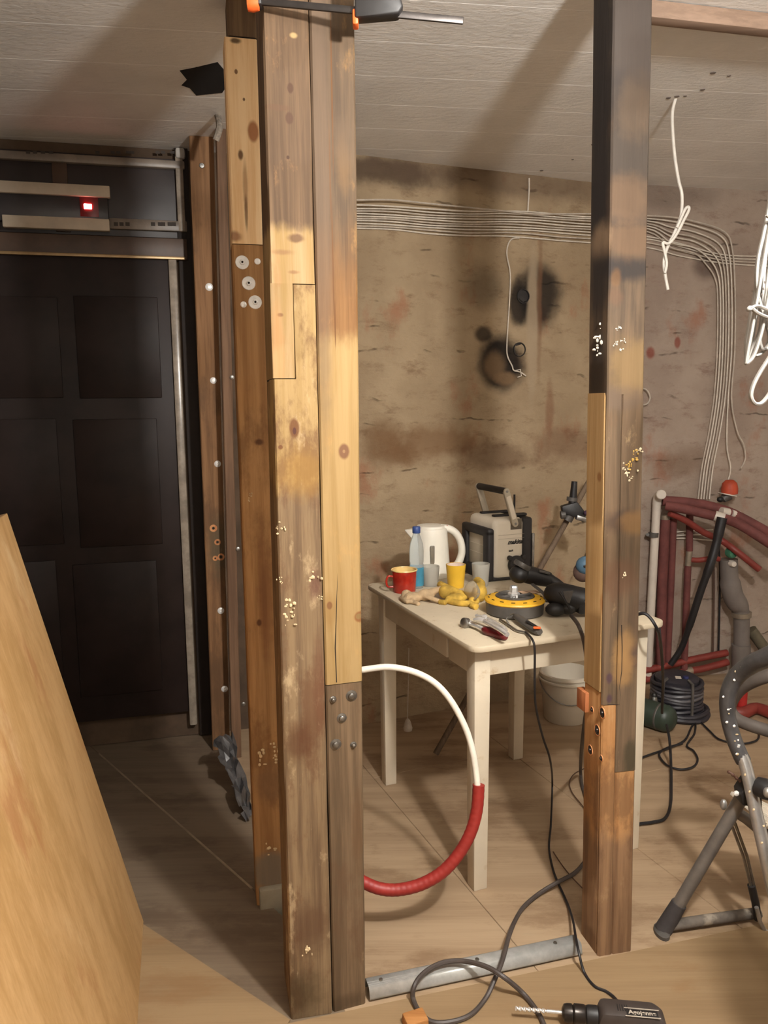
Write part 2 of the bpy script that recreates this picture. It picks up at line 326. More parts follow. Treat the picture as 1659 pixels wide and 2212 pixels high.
# ---------------------------------------------------------------- door and transom in the hall
brown = plain('door_brown', rgb(40, 30, 27), .5, 0, .25, 5., spec=.25); brown2 = plain('frame_brown', rgb(74, 55, 42), .5, 0, .25, 8.)
gloss = plain('film_edge', rgb(150, 138, 124), .25, 0, .25, 16.)
def dbox(x0, x1, y0, y1, off, th):   # box on the door wall between two sight lines
    a, b = dl(x0, (y0 + y1) / 2, off), dl(x1, (y0 + y1) / 2, off); za, zb = dl((x0 + x1) / 2, y0, off).z, dl((x0 + x1) / 2, y1, off).z
    mid = (a + b) / 2; w = (b - a).dot(ud); return M().box((mid.x - nd.x * th / 2 + 0, mid.y - nd.y * th / 2, (za + zb) / 2), (w, th, abs(za - zb)), ud, -nd, (0, 0, 1))
zt = dl(200, 545, 0).z
dr = obj('door_1', dbox(-420, 386, 548, 1580, .035, .045), brown, loc=dl(0, 1000), bev=.003); dr['kind'] = 'structure'
for (ya, yb) in ((640, 860), (905, 1180), (1215, 1500)):
    for xa, xb in ((-40, 130), (165, 345)):
        obj('door_panel', dbox(xa, xb, ya, yb, .041, .01), brown, dr, bev=.004)
jb = obj('trim_2', dbox(386, 404, 552, 1570, .05, .05), gloss, loc=dl(395, 1000), bev=.008); jb['kind'] = 'structure'
o = obj('trim_3', dbox(404, 432, 320, 1590, .03, .08), plain('dark_gap', rgb(38, 28, 23), .7), loc=dl(415, 1000), bev=.003); o['kind'] = 'structure'
o = obj('trim_4', dbox(-420, 404, 500, 548, .05, .06), brown2, loc=dl(0, 520), bev=.004); o['kind'] = 'structure'
obj('gilt_edge', dbox(-420, 400, 541, 548, .056, .008), plain('edge_gold', rgb(160, 132, 92), .35, .3), o, bev=.002)
# transom: dark glass in a frame wrapped with printed protective film
tr = obj('window_1', dbox(-420, 400, 320, 500, .02, .03), plain('dark_glass', rgb(46, 36, 34), .45, 0, .3, 3.), loc=dl(0, 410), bev=.002); tr['kind'] = 'structure'
film = plain('film_grey', rgb(128, 116, 104), .4, 0, .2, 12.)
obj('frame_rail', dbox(-420, 398, 322, 341, .045, .03), film, tr, bev=.006); obj('frame_rail', dbox(236, 404, 474, 497, .042, .03), film, tr, bev=.004)
obj('frame_stile', dbox(381, 398, 335, 500, .043, .03), gloss, tr, bev=.006); obj('frame_corner', dbox(378, 400, 317, 342, .052, .03), plain('film_white', rgb(190, 184, 176), .4), tr, bev=.012)
obj('mullion', dbox(115, 148, 338, 500, .03, .02), brown2, tr, bev=.003)
ink = plain('ink_dark', rgb(66, 58, 52), .8)
for k, x in enumerate((250, 262, 275, 330, 345, 352, 366, 375)): obj('print_mark', dbox(x - 4, x + 5, 480, 488, .0428, .0012), ink, tr)
for k, x in enumerate((60, 75, 92, 110, 210, 243, 255, 276, 285, 340, 352, 372)): obj('print_mark', dbox(x - 4, x + 5, 326, 332, .0458, .0012), ink, tr)
ub = thing('display_unit', 'dark unit with a red light between two pale strips above the brown door', 'display', dl(110, 440, .05))
obj('housing', dbox(-420, 233, 408, 472, .06, .03), plain('unit_dark', rgb(52, 48, 50), .25, 0, .15, 4.), ub, bev=.004)
strip = plain('strip_pale', rgb(186, 172, 152), .45, 0, .12, 8.)
obj('light_strip', dbox(-420, 236, 384, 410, .075, .03), strip, ub, bev=.003); obj('light_strip', dbox(5, 236, 468, 494, .075, .03), strip, ub, bev=.003)
obj('red_window', dbox(172, 212, 410, 468, .0615, .004), plain('red_lens', rgb(120, 16, 22), .3), ub, bev=.001, label='dark red window')
obj('indicator_light', dbox(181, 198, 440, 451, .066, .006), glow('led_red', (1, .25, .25, 1), 14), ub, bev=.002, label='glowing red light')
# ================================================================ STUDS
steel = plain('bolt_steel', rgb(244, 242, 238), .3, .2, .08, 50., spec=.8); dull = plain('dull_steel', rgb(150, 148, 144), .42, 1., .2, 40.)
void = plain('joint_dark', rgb(30, 21, 15), .95); raw_hole = timber('raw_hole', rgb(186, 120, 78), rgb(206, 146, 98), 2)
NEW1, NEW2 = rgb(140, 113, 70), rgb(156, 129, 86); OLD1, OLD2 = rgb(78, 60, 43), rgb(104, 82, 60); BRN1, BRN2 = rgb(146, 106, 66), rgb(176, 134, 88); GRY1, GRY2 = rgb(98, 80, 64), rgb(132, 112, 90)
KN = rgb(96, 60, 34)
class Stud:
    """a squared timber; its front arrises follow measured sight lines, d = depth vector"""
    def __init__(s, L, R, Y, d):
        (xb, yb, xt, yt) = L; a, b = ony(xb, yb, Y[0]), ony(xt, yt, Y[0]); s.L = (a, (b - a) / (b.z - a.z))
        (xb, yb, xt, yt) = R; a, b = ony(xb, yb, Y[1]), ony(xt, yt, Y[1]); s.R = (a, (b - a) / (b.z - a.z))
        s.d = d
    def at(s, u, w, z):
        l = s.L[0] + s.L[1] * (z - s.L[0].z); r = s.R[0] + s.R[1] * (z - s.R[0].z); return l.lerp(r, u) + s.d * w
    def z(s, y, u=.5, Y=None): # height of an image row on the front face
        p = s.at(u, 0, 1.2); return ony(CX + F * p.x / p.y, y, p.y).z
    def piece(s, m, u0, u1, w0, w1, z0, z1, ch=.004, jit=.0012, n=26, seed=0, zt=None):
        """zt: heights of the top end at (u0, u1) when it is cut on a slope"""
        wu = (s.at(1, 0, 1) - s.at(0, 0, 1)).length; cu, cw_ = ch / wu, ch / s.d.length
        prof = [(u0 + cu, w0), (u1 - cu, w0), (u1, w0 + cw_), (u1, w1 - cw_), (u1 - cu, w1), (u0 + cu, w1), (u0, w1 - cw_), (u0, w0 + cw_)]
        o = len(m.v); K = len(prof)
        for i in range(n + 1):
            for k, (u, w) in enumerate(prof):
                top = z1 if not zt else zt[0] + (zt[1] - zt[0]) * (u - u0) / (u1 - u0)
                z = z0 + (top - z0) * i / n
                j = V((MN.noise(V((k * 3.1 + seed, z * 5, 1))), MN.noise(V((k * 2.3, z * 5, seed + 9))), 0)) * jit
                m.v.append(s.at(u, w, z) + j)
        for i in range(n):
            for k in range(K): m.f.append((o + i * K + k, o + i * K + (k + 1) % K, o + (i + 1) * K + (k + 1) % K, o + (i + 1) * K + k))
        m.f.append(tuple(o + k for k in range(K))[::-1]); m.f.append(tuple(o + n * K + k for k in range(K))); return m
    def face(s, x, y, w=0.0): # point on the front face under a sight line
        a, b, c = s.at(0, w, 0), s.at(1, w, 0), s.at(0, w, 2); n = (b - a).cross(c - a).normalized(); return onp(x, y, a, n)
    def side(s, x, y):
        a, b, c = s.at(0, 0, 0), s.at(0, 1, 0), s.at(0, 0, 2); n = (b - a).cross(c - a).normalized(); return onp(x, y, a, n)
    def out(s): return (s.at(1, 0, 1) - s.at(0, 0, 1)).cross(V((0, 0, 1))).normalized()
def kb(o, p): p = p - V(o); return (p.x, p.y, p.z)
def knot(o, p, rx, rz, c=KN, soft=.25, wob=.12, am=.9): return (kb(o, p), (rx, .03, rz), c, soft, wob, am)
def washer(name, p, n, r, mat, parent, head=True):
    m = M().lathe([(r * .98, 0), (r, .0012), (r * .93, .0028), (r * .45, .0032)], p, n, 20); w = obj(name, m, mat, parent)
    if head:
        obj('bolt_head', M().lathe([(r * .42, .0025), (r * .42, .007), (r * .34, .0085), (r * .2, .0082), (r * .16, .005)], p, n, 6), mat, w, flat=True)
        obj('bolt_socket', M().lathe([(r * .16, .0075), (r * .15, .0088)], p, n, 8), void, w)
    return w
D10 = e2 * .10
# ---- A: front stud, old top scarfed to a lower timber that is pale at the top and dirty below
A = Stud((629, 2204, 566, 0), (718, 2190, 666, 0), (1.745, 1.765), e2 * .17)
oA = A.at(.5, .5, 0)
tA = thing('timber_post', 'thick front timber post with a stepped splice, pale at mid-height, dirty below', 'post', oA)
zA1, zA2, zA0 = A.z(613, .75), A.z(817, .25), A.z(492)
def postA_top():
    b = timber('postA_top2', NEW1, rgb(158, 132, 96), 2, fade=[(zA0 + .0, .018, OLD1, OLD2, .075)], dirt=[(rgb(150, 112, 74), 16., .6, .6), (rgb(92, 66, 44), 30., .68, .5)], offs=1.,
        blobs=[knot(oA, A.face(634, 76), .007, .005, rgb(160, 134, 92), .5, .5), knot(oA, A.face(627, 190), .006, .01, rgb(70, 48, 34)), knot(oA, A.face(625, 255), .008, .012, rgb(74, 52, 38)), knot(oA, A.face(622, 340), .003, .004, rgb(60, 40, 28)),
               knot(oA, A.face(600, 232), .03, .006, rgb(88, 64, 46), .4, .5, .6), knot(oA, A.face(640, 515), .016, .008, rgb(84, 58, 40), .5, .7, .8), knot(oA, A.face(612, 545), .02, .006, rgb(120, 86, 58), .5, .8, .6), knot(oA, A.face(605, 680), .006, .004, rgb(90, 60, 40), .5, .5, .8), knot(oA, A.face(634, 588), .012, .004, rgb(120, 86, 58), .5, .8, .7), knot(oA, A.face(600, 760), .012, .1, rgb(176, 128, 82), .5, .3, .5)])
    return b
mu = postA_top()
m = M(); A.piece(m, 0, 1, 0, 1, zA1, ZC - .001, seed=1); A.piece(m, 0, .50, .0, 1, zA2, zA1 - .0, ch=.0015, n=8, jit=.0004)
obj('upper_timber', m, mu, tA, label='old grey-brown timber planed pale at its lower end')
tz = A.z(1052)
mlow = timber('postA_low', rgb(94, 74, 54), rgb(130, 108, 80), 2, fade=[(tz, .02, NEW1, NEW2, .13), (tz + .12, .09, rgb(142, 115, 72), rgb(158, 132, 90), .1)], offs=2.,
    dirt=[(rgb(96, 66, 44), 9., .5, .75), (rgb(196, 172, 134), 14., .56, .55), (rgb(226, 208, 172), 26., .66, .5)],
    blobs=[knot(oA, A.face(636, 925), .011, .021), knot(oA, A.face(636, 931), .004, .008, rgb(74, 44, 38)), knot(oA, A.face(606, 966), .005, .005), knot(oA, A.face(655, 1020), .05, .05, rgb(150, 114, 56), .6, .5, .5), knot(oA, A.face(680, 1262), .012, .035, rgb(92, 58, 48), .5, .4, .7), knot(oA, A.face(690, 1480), .014, .12, rgb(96, 62, 42), .5, .4, .6), knot(oA, A.face(648, 1600), .03, .04, rgb(86, 54, 34), .6, .7, .7), knot(oA, A.face(670, 2000), .05, .06, rgb(84, 58, 40), .6, .7, .6), knot(oA, A.face(655, 2150), .05, .06, rgb(64, 52, 32), .7, .6, .7)])
m = M(); A.piece(m, 0, 1, 0, 1, .0, zA2 - .0018, seed=2, n=40); A.piece(m, .515, 1, 0, 1, zA2 - .0018, zA1 - .0018, ch=.0012, n=8, jit=.0004)
obj('lower_timber', m, mlow, tA, label='spliced-in timber, pale and knotty above, stained below')
m = M(); A.piece(m, .004, .996, .05, .95, zA2 - .004, zA2 + .003, jit=0, n=1); obj('splice_joint', m, void, tA); m = M(); A.piece(m, .502, .996, .05, .95, zA1 - .004, zA1 + .003, jit=0, n=1); obj('splice_joint', m, void, tA)
random.seed(3)
plast = plain('dried_plaster', rgb(206, 184, 146), .9, 0, .15, 50., .5, 90.)
def splats(st, parent, spots):
    for (x, y, r) in spots:
        m = M(); p = st.face(x, y)
        for k in range(9): m.ball(p + V((random.gauss(0, .8) * r, random.uniform(-.001, .001), random.gauss(0, .8) * r)), (r * random.uniform(.12, .5), .0026, r * random.uniform(.12, .45)), 7)
        obj('plaster_splat', m, plast, parent, kind='stuff')
splats(A, tA, [(618, 1307, .012), (622, 1335, .01), (676, 1245, .012), (606, 1255, .006), (604, 1140, .008), (660, 2055, .012), (690, 1290, .004)])
# ---- B: right-hand half of the pair
B = Stud((720.5, 2190, 670, 100), (790, 2168, 767, 100), (1.768, 1.795), D10)
oB = B.at(.5, .5, 0)
tB = thing('timber_post', 'right-hand timber of the front pair, bright new pine above a bolted old foot', 'post', oB)
zB = B.z(1476); zt = B.z(735)
crk = [knot(oB, B.face(x, y), .0016, rz, rgb(92, 60, 30), .35, .15, .9) for (x, y, rz) in ((717, 200, .16), (713, 380, .1), (719, 560, .12), (724, 700, .05))]
mB = timber('postB_new', NEW1, NEW2, 2, fade=[(zt, .03, rgb(102, 70, 38), rgb(122, 88, 52), .12), (B.z(560), .12, rgb(72, 58, 44), rgb(94, 76, 57), .2)], offs=3., dirt=[(rgb(196, 148, 84), 7., .56, .35)],
    blobs=crk + [knot(oB, B.face(743, 975), .012, .017, rgb(104, 70, 50)), knot(oB, B.face(743, 975), .003, .004, rgb(136, 106, 74)), knot(oB, B.face(712, 1308), .006, .009, rgb(96, 50, 40)), knot(oB, B.face(712, 1320), .014, .04, rgb(128, 96, 52), .5, .2, .5), knot(oB, B.face(777, 1332), .012, .013, rgb(120, 76, 40)), knot(oB, B.face(775, 1331), .007, .007, rgb(126, 102, 64)),
        knot(oB, B.face(690, 330), .022, .6, GRY1, .35, .2, .55), knot(oB, B.face(742, 360), .014, .05, rgb(112, 86, 56), .6, .5, .5), knot(oB, B.face(740, 300), .02, .05, rgb(96, 78, 60), .6, .4, .5)])
m = M(); B.piece(m, 0, 1, 0, 1, zB, ZC - .001, seed=4, n=40, jit=.0009)
obj('upper_timber', m, mB, tB, label='new pine, browned and cracked towards the ceiling')
m = M(); m.tube([B.face(x, y) + B.out() * -.0006 for x, y in ((717, 40), (716, 200), (714, 330), (717, 480), (721, 620), (725, 740), (729, 880), (727, 960), (733, 1060), (732, 1180), (727, 1300), (724, 1400), (727, 1474))], .0017, 6); obj('drying_crack', m, void, tB)
mB2 = timber('postB_old', rgb(86, 69, 50), rgb(116, 95, 72), 2, dirt=[(rgb(92, 68, 48), 7., .52, .6), (rgb(176, 150, 114), 12., .6, .35)], offs=5., blobs=[knot(oB, B.face(745, 2165), .06, .02, rgb(70, 54, 36), .6, .5, .6), knot(oB, B.face(772, 1800), .012, .1, rgb(92, 66, 42), .5, .6, .5)])
m = M(); B.piece(m, 0, 1, 0, 1, 0, zB - .002, seed=6, n=30); lowB = obj('lower_timber', m, mB2, tB, label='old timber end with five counterbored bolt holes')
m = M(); B.piece(m, .004, .996, .05, .95, zB - .005, zB + .004, jit=0, n=1); obj('splice_joint', m, void, tB)
holew = plain('hole_wood', rgb(104, 78, 52), .8)
for (x, y, r) in ((759, 1503, .0155), (719, 1511, .0095), (738, 1551, .0135), (725, 1608, .0155), (763, 1609, .0095)):
    p = B.face(x, y); n = B.out()
    obj('bored_hole', M().lathe([(r * 1.0, -.001), (r * 1.06, .0006), (r * .98, .0008), (r * .9, -.004)], p, n, 22, cap=False), holew, tB)
    w = obj('bolt_washer', M().lathe([(r * .93, .0001), (r * .9, .0014), (r * .55, .003), (r * .5, .007), (r * .3, .009), (r * .12, .0093)], p, n, 18), plain('bolt_shadowed', rgb(120, 114, 106), .25, .7) if x == 759 else bpy.data.materials['bolt_shadowed'], tB)
# ---- C: second stud of the row, new pine above a bolted old timber
Cc = Stud((556, 1990, 484, 80), (612, 1990, 556, 80), (2.19, 2.21), e2 * .10)
oC = Cc.at(.5, .5, 0)
tC = thing('timber_post', 'timber post behind the front pair, pale pine above three big shiny washers, brown below', 'post', oC)
zc1, zc0 = Cc.z(527), Cc.z(78)
mC = timber('postC_new', rgb(226, 184, 132), rgb(242, 210, 164), 2, offs=7., dirt=[(rgb(190, 140, 88), 8., .58, .3)], blobs=[knot(oC, Cc.face(547, 285), .014, .026, rgb(158, 100, 62)), knot(oC, Cc.face(520, 335), .006, .012, rgb(96, 64, 40), .4, .3), knot(oC, Cc.face(530, 400), .006, .06, rgb(150, 104, 64), .5, .3, .6), knot(oC, Cc.face(532, 460), .004, .04, rgb(90, 58, 36), .5, .3, .7), knot(oC, Cc.face(508, 510), .016, .012, rgb(130, 76, 52), .5, .4, .7), knot(oC, Cc.face(527, 215), .003, .004, rgb(90, 60, 40)), knot(oC, Cc.face(510, 155), .004, .006, rgb(110, 74, 48)), knot(oC, Cc.face(507, 88), .012, .006, rgb(80, 60, 40), .5, .5)])
m = M(); Cc.piece(m, 0, 1, 0, 1, zc1, zc0 - .004, seed=7); obj('new_timber', m, mC, tC, label='pale pine length')
mC2 = timber('postC_old', BRN1, BRN2, 2, offs=8., dirt=[(rgb(92, 60, 34), 6., .52, .5)], fade=[(.62, .05, BRN1, BRN2, .2)], blobs=[knot(oC, Cc.face(585, 1880), .06, .06, rgb(120, 112, 98), .3, .3, .8), knot(oC, Cc.face(588, 1690), .05, .06, rgb(128, 98, 70), .5, .5, .6), knot(oC, Cc.face(560, 1345), .006, .01, rgb(80, 50, 28), .4, .3), knot(oC, Cc.face(560, 955), .012, .008, rgb(84, 52, 30), .5, .5), knot(oC, Cc.face(575, 1300), .02, .16, rgb(98, 56, 34), .6, .5, .5)])
m = M(); Cc.piece(m, 0, 1, 0, 1, 0, zc1 - .002, seed=8, n=40); obj('old_timber', m, mC2, tC, label='old brown lower timber')
mC3 = timber('postC_top', rgb(96, 76, 56), rgb(120, 98, 72), 2, offs=9.)
m = M(); Cc.piece(m, .12, 1, .1, 1, zc0 + .004, ZC - .001, seed=9, n=4); obj('top_block', m, mC3, tC, label='grey block under the ceiling')
m = M(); Cc.piece(m, .14, .99, .12, .98, zc0 - .006, zc0 + .006, jit=0, n=1); obj('splice_joint', m, void, tC); m = M(); Cc.piece(m, .004, .996, .05, .95, zc1 - .005, zc1 + .004, jit=0, n=1); obj('splice_joint', m, void, tC)
for (x, y, r) in ((523, 567, .0185), (537, 612, .0185), (551, 653, .0185)): washer('bolt_washer', Cc.face(x, y), Cc.out(), r, steel, tC)
for (x, y) in ((556, 565), (526, 658)): obj('screw_head', M().lathe([(.008, 0), (.0085, .002), (.005, .0035)], Cc.face(x, y), Cc.out(), 14), steel, tC)
splats(Cc, tC, [(560, 1632, .016), (590, 1620, .016), (594, 1636, .012), (540, 1075, .008), (580, 1836, .014)])
obj('mortar_pad', M().box(Cc.face(588, 1955, -.08), (.075, .03, .12), e1, e2, (0, 0, 1)), plain('mortar_grey', rgb(150, 142, 124), .95, 0, .15, 12.), tC, bev=.006)
# ---- D: stud against the door recess, with a plank in front
Dd = Stud((459, 1605, 409, 320), (497, 1605, 462, 320), (3.27, 3.29), e2 * .11)
oD = Dd.at(.5, .5, 0)
tD = thing('timber_post', 'dark brown timber post beside the door with a column of screw heads', 'post', oD)
mD = timber('postD', rgb(116, 84, 56), rgb(146, 108, 74), 2, offs=11., dirt=[(rgb(80, 60, 44), 4., .5, .5)], blobs=[knot(oD, Dd.face(476, 1180), .05, .12, rgb(86, 78, 60), .5, .4, .7)])
m = M(); Dd.piece(m, 0, 1, 0, 1, 0, ZC - .001, seed=11, n=30); obj('main_timber', m, mD, tD)
Dp = Stud((500, 1605, 467, 320), (521, 1605, 489, 320), (3.19, 3.2), e2 * .07)
m = M(); Dp.piece(m, 0, 1, 0, 1, 0, ZC - .001, seed=12, n=30); obj('side_plank', m, timber('postD_plank', rgb(98, 74, 56), rgb(122, 94, 72), 2, offs=12.), tD)
for (x, y, r) in ((436, 358, .011), (452, 620, .016), (461, 822, .014), (470, 1002, .014), (477, 1319, .014), (485, 1488, .014)):
    obj('screw_head', M().lathe([(r, 0), (r * 1.02, .002), (r * .8, .0045), (r * .3, .005), (r * .25, .003)], Dd.face(x, y), Dd.out(), 16), steel if y > 400 else dull, tD)
for (x, y) in ((501, 815), (514, 1186), (526, 1521)): obj('screw_head', M().lathe([(.009, 0), (.009, .002), (.005, .004)], Dp.face(x, y), Dp.out(), 12), dull, tD)
for (x, y, r) in ((442, 428, .014), (461, 1141, .014), (470, 1171, .012), (477, 1203, .014), (477, 1139, .007), (465, 1206, .01)):
    p = Dd.face(x, y); obj('drilled_hole', M().lathe([(r * 1.1, -.001), (r * 1.12, .0012), (r * .7, .0014), (r * .34, .0006)], p, Dd.out(), 16), raw_hole, tD); obj('hole_bottom', M().lathe([(r * .34, .0003), (r * .33, .0012)], p, Dd.out(), 10), void, tD)
# ---- E: the free-standing stud on the right
E_ = Stud((1292, 2068, 1326, 0), (1364, 2055, 1410, 0), (1.955, 1.975), e2 * .10)
oE = E_.at(.5, .5, 0)
tE = thing('timber_post', 'free-standing right-hand timber post with scorched top, spliced foot and drilled side', 'post', oE)
zE1, zE2, zE3, zE4 = E_.z(1522, .2), E_.z(1665, .8), E_.z(852), E_.z(1495)
CH1, CH2 = rgb(42, 37, 35), rgb(62, 54, 49)
def chz(y): return E_.z(y)
band = []
for (x, y, rx, rz, c, am) in [(1368, 90, .09, .12, CH2, .8), (1350, 200, .09, .05, CH1, .5), (1340, 330, .09, .05, rgb(58, 50, 43), .8), (1345, 470, .09, .016, rgb(70, 58, 48), .6), (1350, 578, .09, .028, CH1, .9), (1375, 235, .05, .07, rgb(84, 68, 52), .5), (1350, 430, .09, .05, rgb(98, 76, 56), .6), (1365, 520, .09, .04, rgb(100, 77, 56), .6), (1340, 860, .07, .03, rgb(96, 80, 66), .7), (1372, 790, .08, .06, rgb(124, 100, 64), .6), (1338, 1250, .05, .05, rgb(96, 68, 50), .6), (1350, 1125, .05, .03, rgb(70, 54, 46), .7), (1370, 1130, .04, .03, rgb(136, 102, 58), .5), (1350, 1400, .03, .05, rgb(150, 116, 74), .7), (1372, 1420, .022, .03, rgb(66, 50, 48), .7), (1345, 1440, .03, .05, rgb(146, 112, 70), .7), (1385, 1330, .03, .08, rgb(80, 62, 48), .6), (1316, 1465, .008, .014, rgb(70, 50, 60), .8), (1316, 1510, .008, .012, rgb(70, 50, 60), .8), (1362, 1635, .018, .05, rgb(66, 58, 42), .9), (1330, 600, .012, .02, rgb(104, 74, 44), .5), (1330, 640, .02, .02, rgb(92, 68, 50), .6)]:
    band.append((kb(oE, E_.face(x, y)), (rx, .03, rz), c, .45, .5, am))
for (x, y, rz, c, am) in [(1300, 60, .14, CH1, .75), (1298, 250, .12, CH1, .9), (1296, 430, .16, CH1, .95), (1298, 520, .04, rgb(140, 116, 92), .7), (1294, 620, .08, CH1, .8), (1292, 800, .1, CH2, .85)]:
    band.append((kb(oE, E_.side(x, y)), (.014, .07, rz), c, .5, .4, am))
mE = timber('postE_old', rgb(82, 67, 51), rgb(110, 90, 69), 2, offs=13., fade=[(1.75, .25, rgb(44, 37, 31), rgb(62, 52, 43), .3)], dirt=[(rgb(96, 70, 50), 9., .54, .5), (rgb(184, 156, 116), 18., .62, .4)], blobs=band)  # fade darkens the scorched top further, offsetting strong lamp light in colour
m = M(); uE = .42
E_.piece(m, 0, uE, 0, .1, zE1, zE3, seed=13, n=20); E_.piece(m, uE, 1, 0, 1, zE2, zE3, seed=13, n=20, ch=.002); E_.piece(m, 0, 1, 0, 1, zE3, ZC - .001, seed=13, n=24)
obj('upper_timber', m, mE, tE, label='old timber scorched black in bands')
mE2 = timber('postE_new', rgb(158, 124, 80), rgb(176, 144, 100), 2, offs=14., blobs=[(kb(oE, E_.side(1296, 1030)), (.02, .01, .012), rgb(130, 88, 52), .4, .3, .8), (kb(oE, E_.side(1303, 1305)), (.02, .014, .03), rgb(140, 94, 56), .4, .4, .7)])
m = M(); E_.piece(m, -.015, uE - .01, .1, 1, zE4, zE3 + .004, seed=15, n=20, ch=.002, jit=.0006); obj('side_insert', m, mE2, tE, label='pale new strip let into the left side')
mE3 = timber('postE_foot', rgb(112, 84, 60), rgb(142, 110, 80), 2, offs=16., fade=[(E_.z(1800), .05, rgb(160, 114, 70), rgb(180, 136, 90), .18)], dirt=[(rgb(92, 66, 46), 7., .52, .6), (rgb(176, 144, 106), 12., .58, .5)])
m = M(); E_.piece(m, 0, uE - .005, .0, .1, 0, zE1 - .002, seed=17, n=20); E_.piece(m, 0, uE - .005, .1, 1, 0, zE4 - .003, seed=17, n=20); E_.piece(m, uE - .005, 1, 0, 1, 0, zE2 - .002, seed=17, n=20)
obj('lower_timber', m, mE3, tE, label='lower timber, orange new wood fading to old brown')
m = M().tube([E_.face(x, y) + E_.out() * -.0008 for x, y in ((1343, 1350), (1344, 1400), (1343, 1450), (1338, 1485), (1341, 1505), (1338, 1522))], .0014, 6)
m.tube([E_.face(1312, 1522), E_.face(1338, 1522)], .0009, 6); obj('drying_crack', m, void, tE)
sn = (E_.at(0, 0, 1) - E_.at(1, 0, 1)).normalized()
for (x, y, r) in ((1279, 1533, .008), (1301, 1540, .014), (1290, 1577, .014), (1275, 1620, .013), (1299, 1638, .008)):
    p = E_.side(x, y); obj('bored_hole', M().lathe([(r * 1.15, -.001), (r * 1.12, .0012), (r * .96, .0014), (r * .9, .0004)], p, sn, 18, cap=False), raw_hole, tE); obj('bolt_end', M().lathe([(r * .97, .0002), (r * .9, .0008), (r * .5, .001), (r * .45, .004)], p, sn, 14), plain('hole_dark', rgb(48, 38, 34), .35, .5) if r == .008 and y < 1536 else bpy.data.materials['hole_dark'], tE)
obj('offcut_wedge', M().box(E_.side(1262, 1511) + sn * .0, (.02, .05, .055), e1, e2, (0, 0, 1)), timber('offcut', rgb(150, 88, 52), rgb(182, 116, 74), 2), tE, bev=.002, label='small orange offcut on the left side')
foam = plain('yellow_foam', rgb(206, 168, 88), .95, 0, .25, 60., .8, 90.); foamw = plain('pale_foam', rgb(214, 200, 170), .95, 0, .2, 60., .8, 90.)
def lump(name, cs, mat, parent, r, seed):
    random.seed(seed); m = M()
    for c in cs:
        for k in range(7): m.ball(c + V((random.gauss(0, 1) * r, random.uniform(-.002, .001), random.gauss(0, 1) * r)), (r * random.uniform(.25, .8), r * .4, r * random.uniform(.25, .8)), 7)
    return obj(name, m, mat, parent, kind='stuff')
lump('foam_blob', [E_.face(1366, 992), E_.face(1360, 1005), E_.face(1372, 980)], foam, tE, .0055, 5); lump('foam_rim', [E_.face(1348, 1008), E_.face(1354, 1018), E_.face(1364, 1030), E_.face(1378, 974)], foamw, tE, .005, 6)
lump('foam_blob', [E_.face(1348, 1244)], foamw, tE, .006, 7); lump('plaster_splat', [E_.side(1296, 730), E_.side(1302, 745), E_.side(1290, 760)], plain('lime', rgb(190, 182, 168), .95, 0, .2, 80.), tE, .009, 8)
lump('plaster_splat', [E_.face(1338, 710), E_.face(1345, 735), E_.face(1340, 755), E_.face(1330, 745)], bpy.data.materials['lime'], tE, .004, 9)
# board along the ceiling from the right post
hb = ony(1396, 35, 2.24)
m = M().hexa([p + V((0, 0, z)) for z in (hb.z, ZC - .002) for p in [V((hb.x, hb.y, 0)) + e1 * a + e2 * b for a, b in ((0, 0), (1.6, 0), (1.6, .045), (0, .045))]])
tag(obj('header_board', m, timber('header_wood', rgb(126, 104, 88), rgb(144, 120, 102), 0, offs=19.), loc=hb, bev=.003), 'reddish board fixed under the ceiling to the right of the right-hand post', 'board')
# ---------------------------------------------------------------- bar clamp across the pair near the ceiling
orange = plain('clamp_orange', rgb(226, 98, 40), .5, 0, .12, 20.); blackp = plain('black_plastic', rgb(34, 32, 32), .5, 0, .2, 30.); pinkish = plain('clamp_grip', rgb(206, 170, 158), .5, 0, .1, 20.)
Yk = 1.72
def kp(x, y, Y=Yk): return ony(x, y, Y)
tK = thing('bar_clamp', 'black and orange bar clamp gripping the front pair of posts at the ceiling', 'clamp', kp(770, 30))
bar = [kp(548, 2), kp(1001, 45)]; bx = (bar[1] - bar[0]).normalized()
obj('bar', M().box((bar[0] + bar[1]) / 2, ((bar[1] - bar[0]).length, .007, .014), bx, (0, 1, 0)), plain('bar_steel', rgb(70, 66, 64), .35, .8), tK, bev=.002)
pl = [(0, 0), (.088, .006), (.098, .02), (.09, .045), (.07, .075), (.02, .085), (0, .05)]
obj('sliding_jaw', M().prism(pl, kp(767, 47) + V((0, .016, 0)), (1, 0, 0), (0, 0, 1), .036), blackp, tK, bev=.005)
obj('trigger', M().prism([(0, 0), (.03, .0), (.05, .05), (.015, .06)], kp(786, 12) + V((0, .004, 0)), (1, 0, 0), (0, 0, 1), .016), orange, tK, bev=.004)
obj('grip', M().prism([(0, 0), (.022, 0), (.03, .05), (-.004, .05)], kp(767, 14) + V((0, .006, 0)), (1, 0, 0), (0, 0, 1), .02), pinkish, tK, bev=.004)
obj('jaw_pad', M().box(kp(768, 42), (.012, .03, .03)), orange, tK, bev=.004)
obj('fixed_jaw', M().prism([(0, 0), (.03, 0), (.026, .09), (.0, .09)], kp(535, 14) + V((0, .02, 0)), (1, 0, 0), (0, 0, 1), .03), blackp, tK, bev=.005)
obj('jaw_pad', M().lathe([(.001, -.012), (.014, -.01), (.016, 0), (.013, .012), (.001, .014)], kp(546, 8), (1, 0, 0), 16), orange, tK)
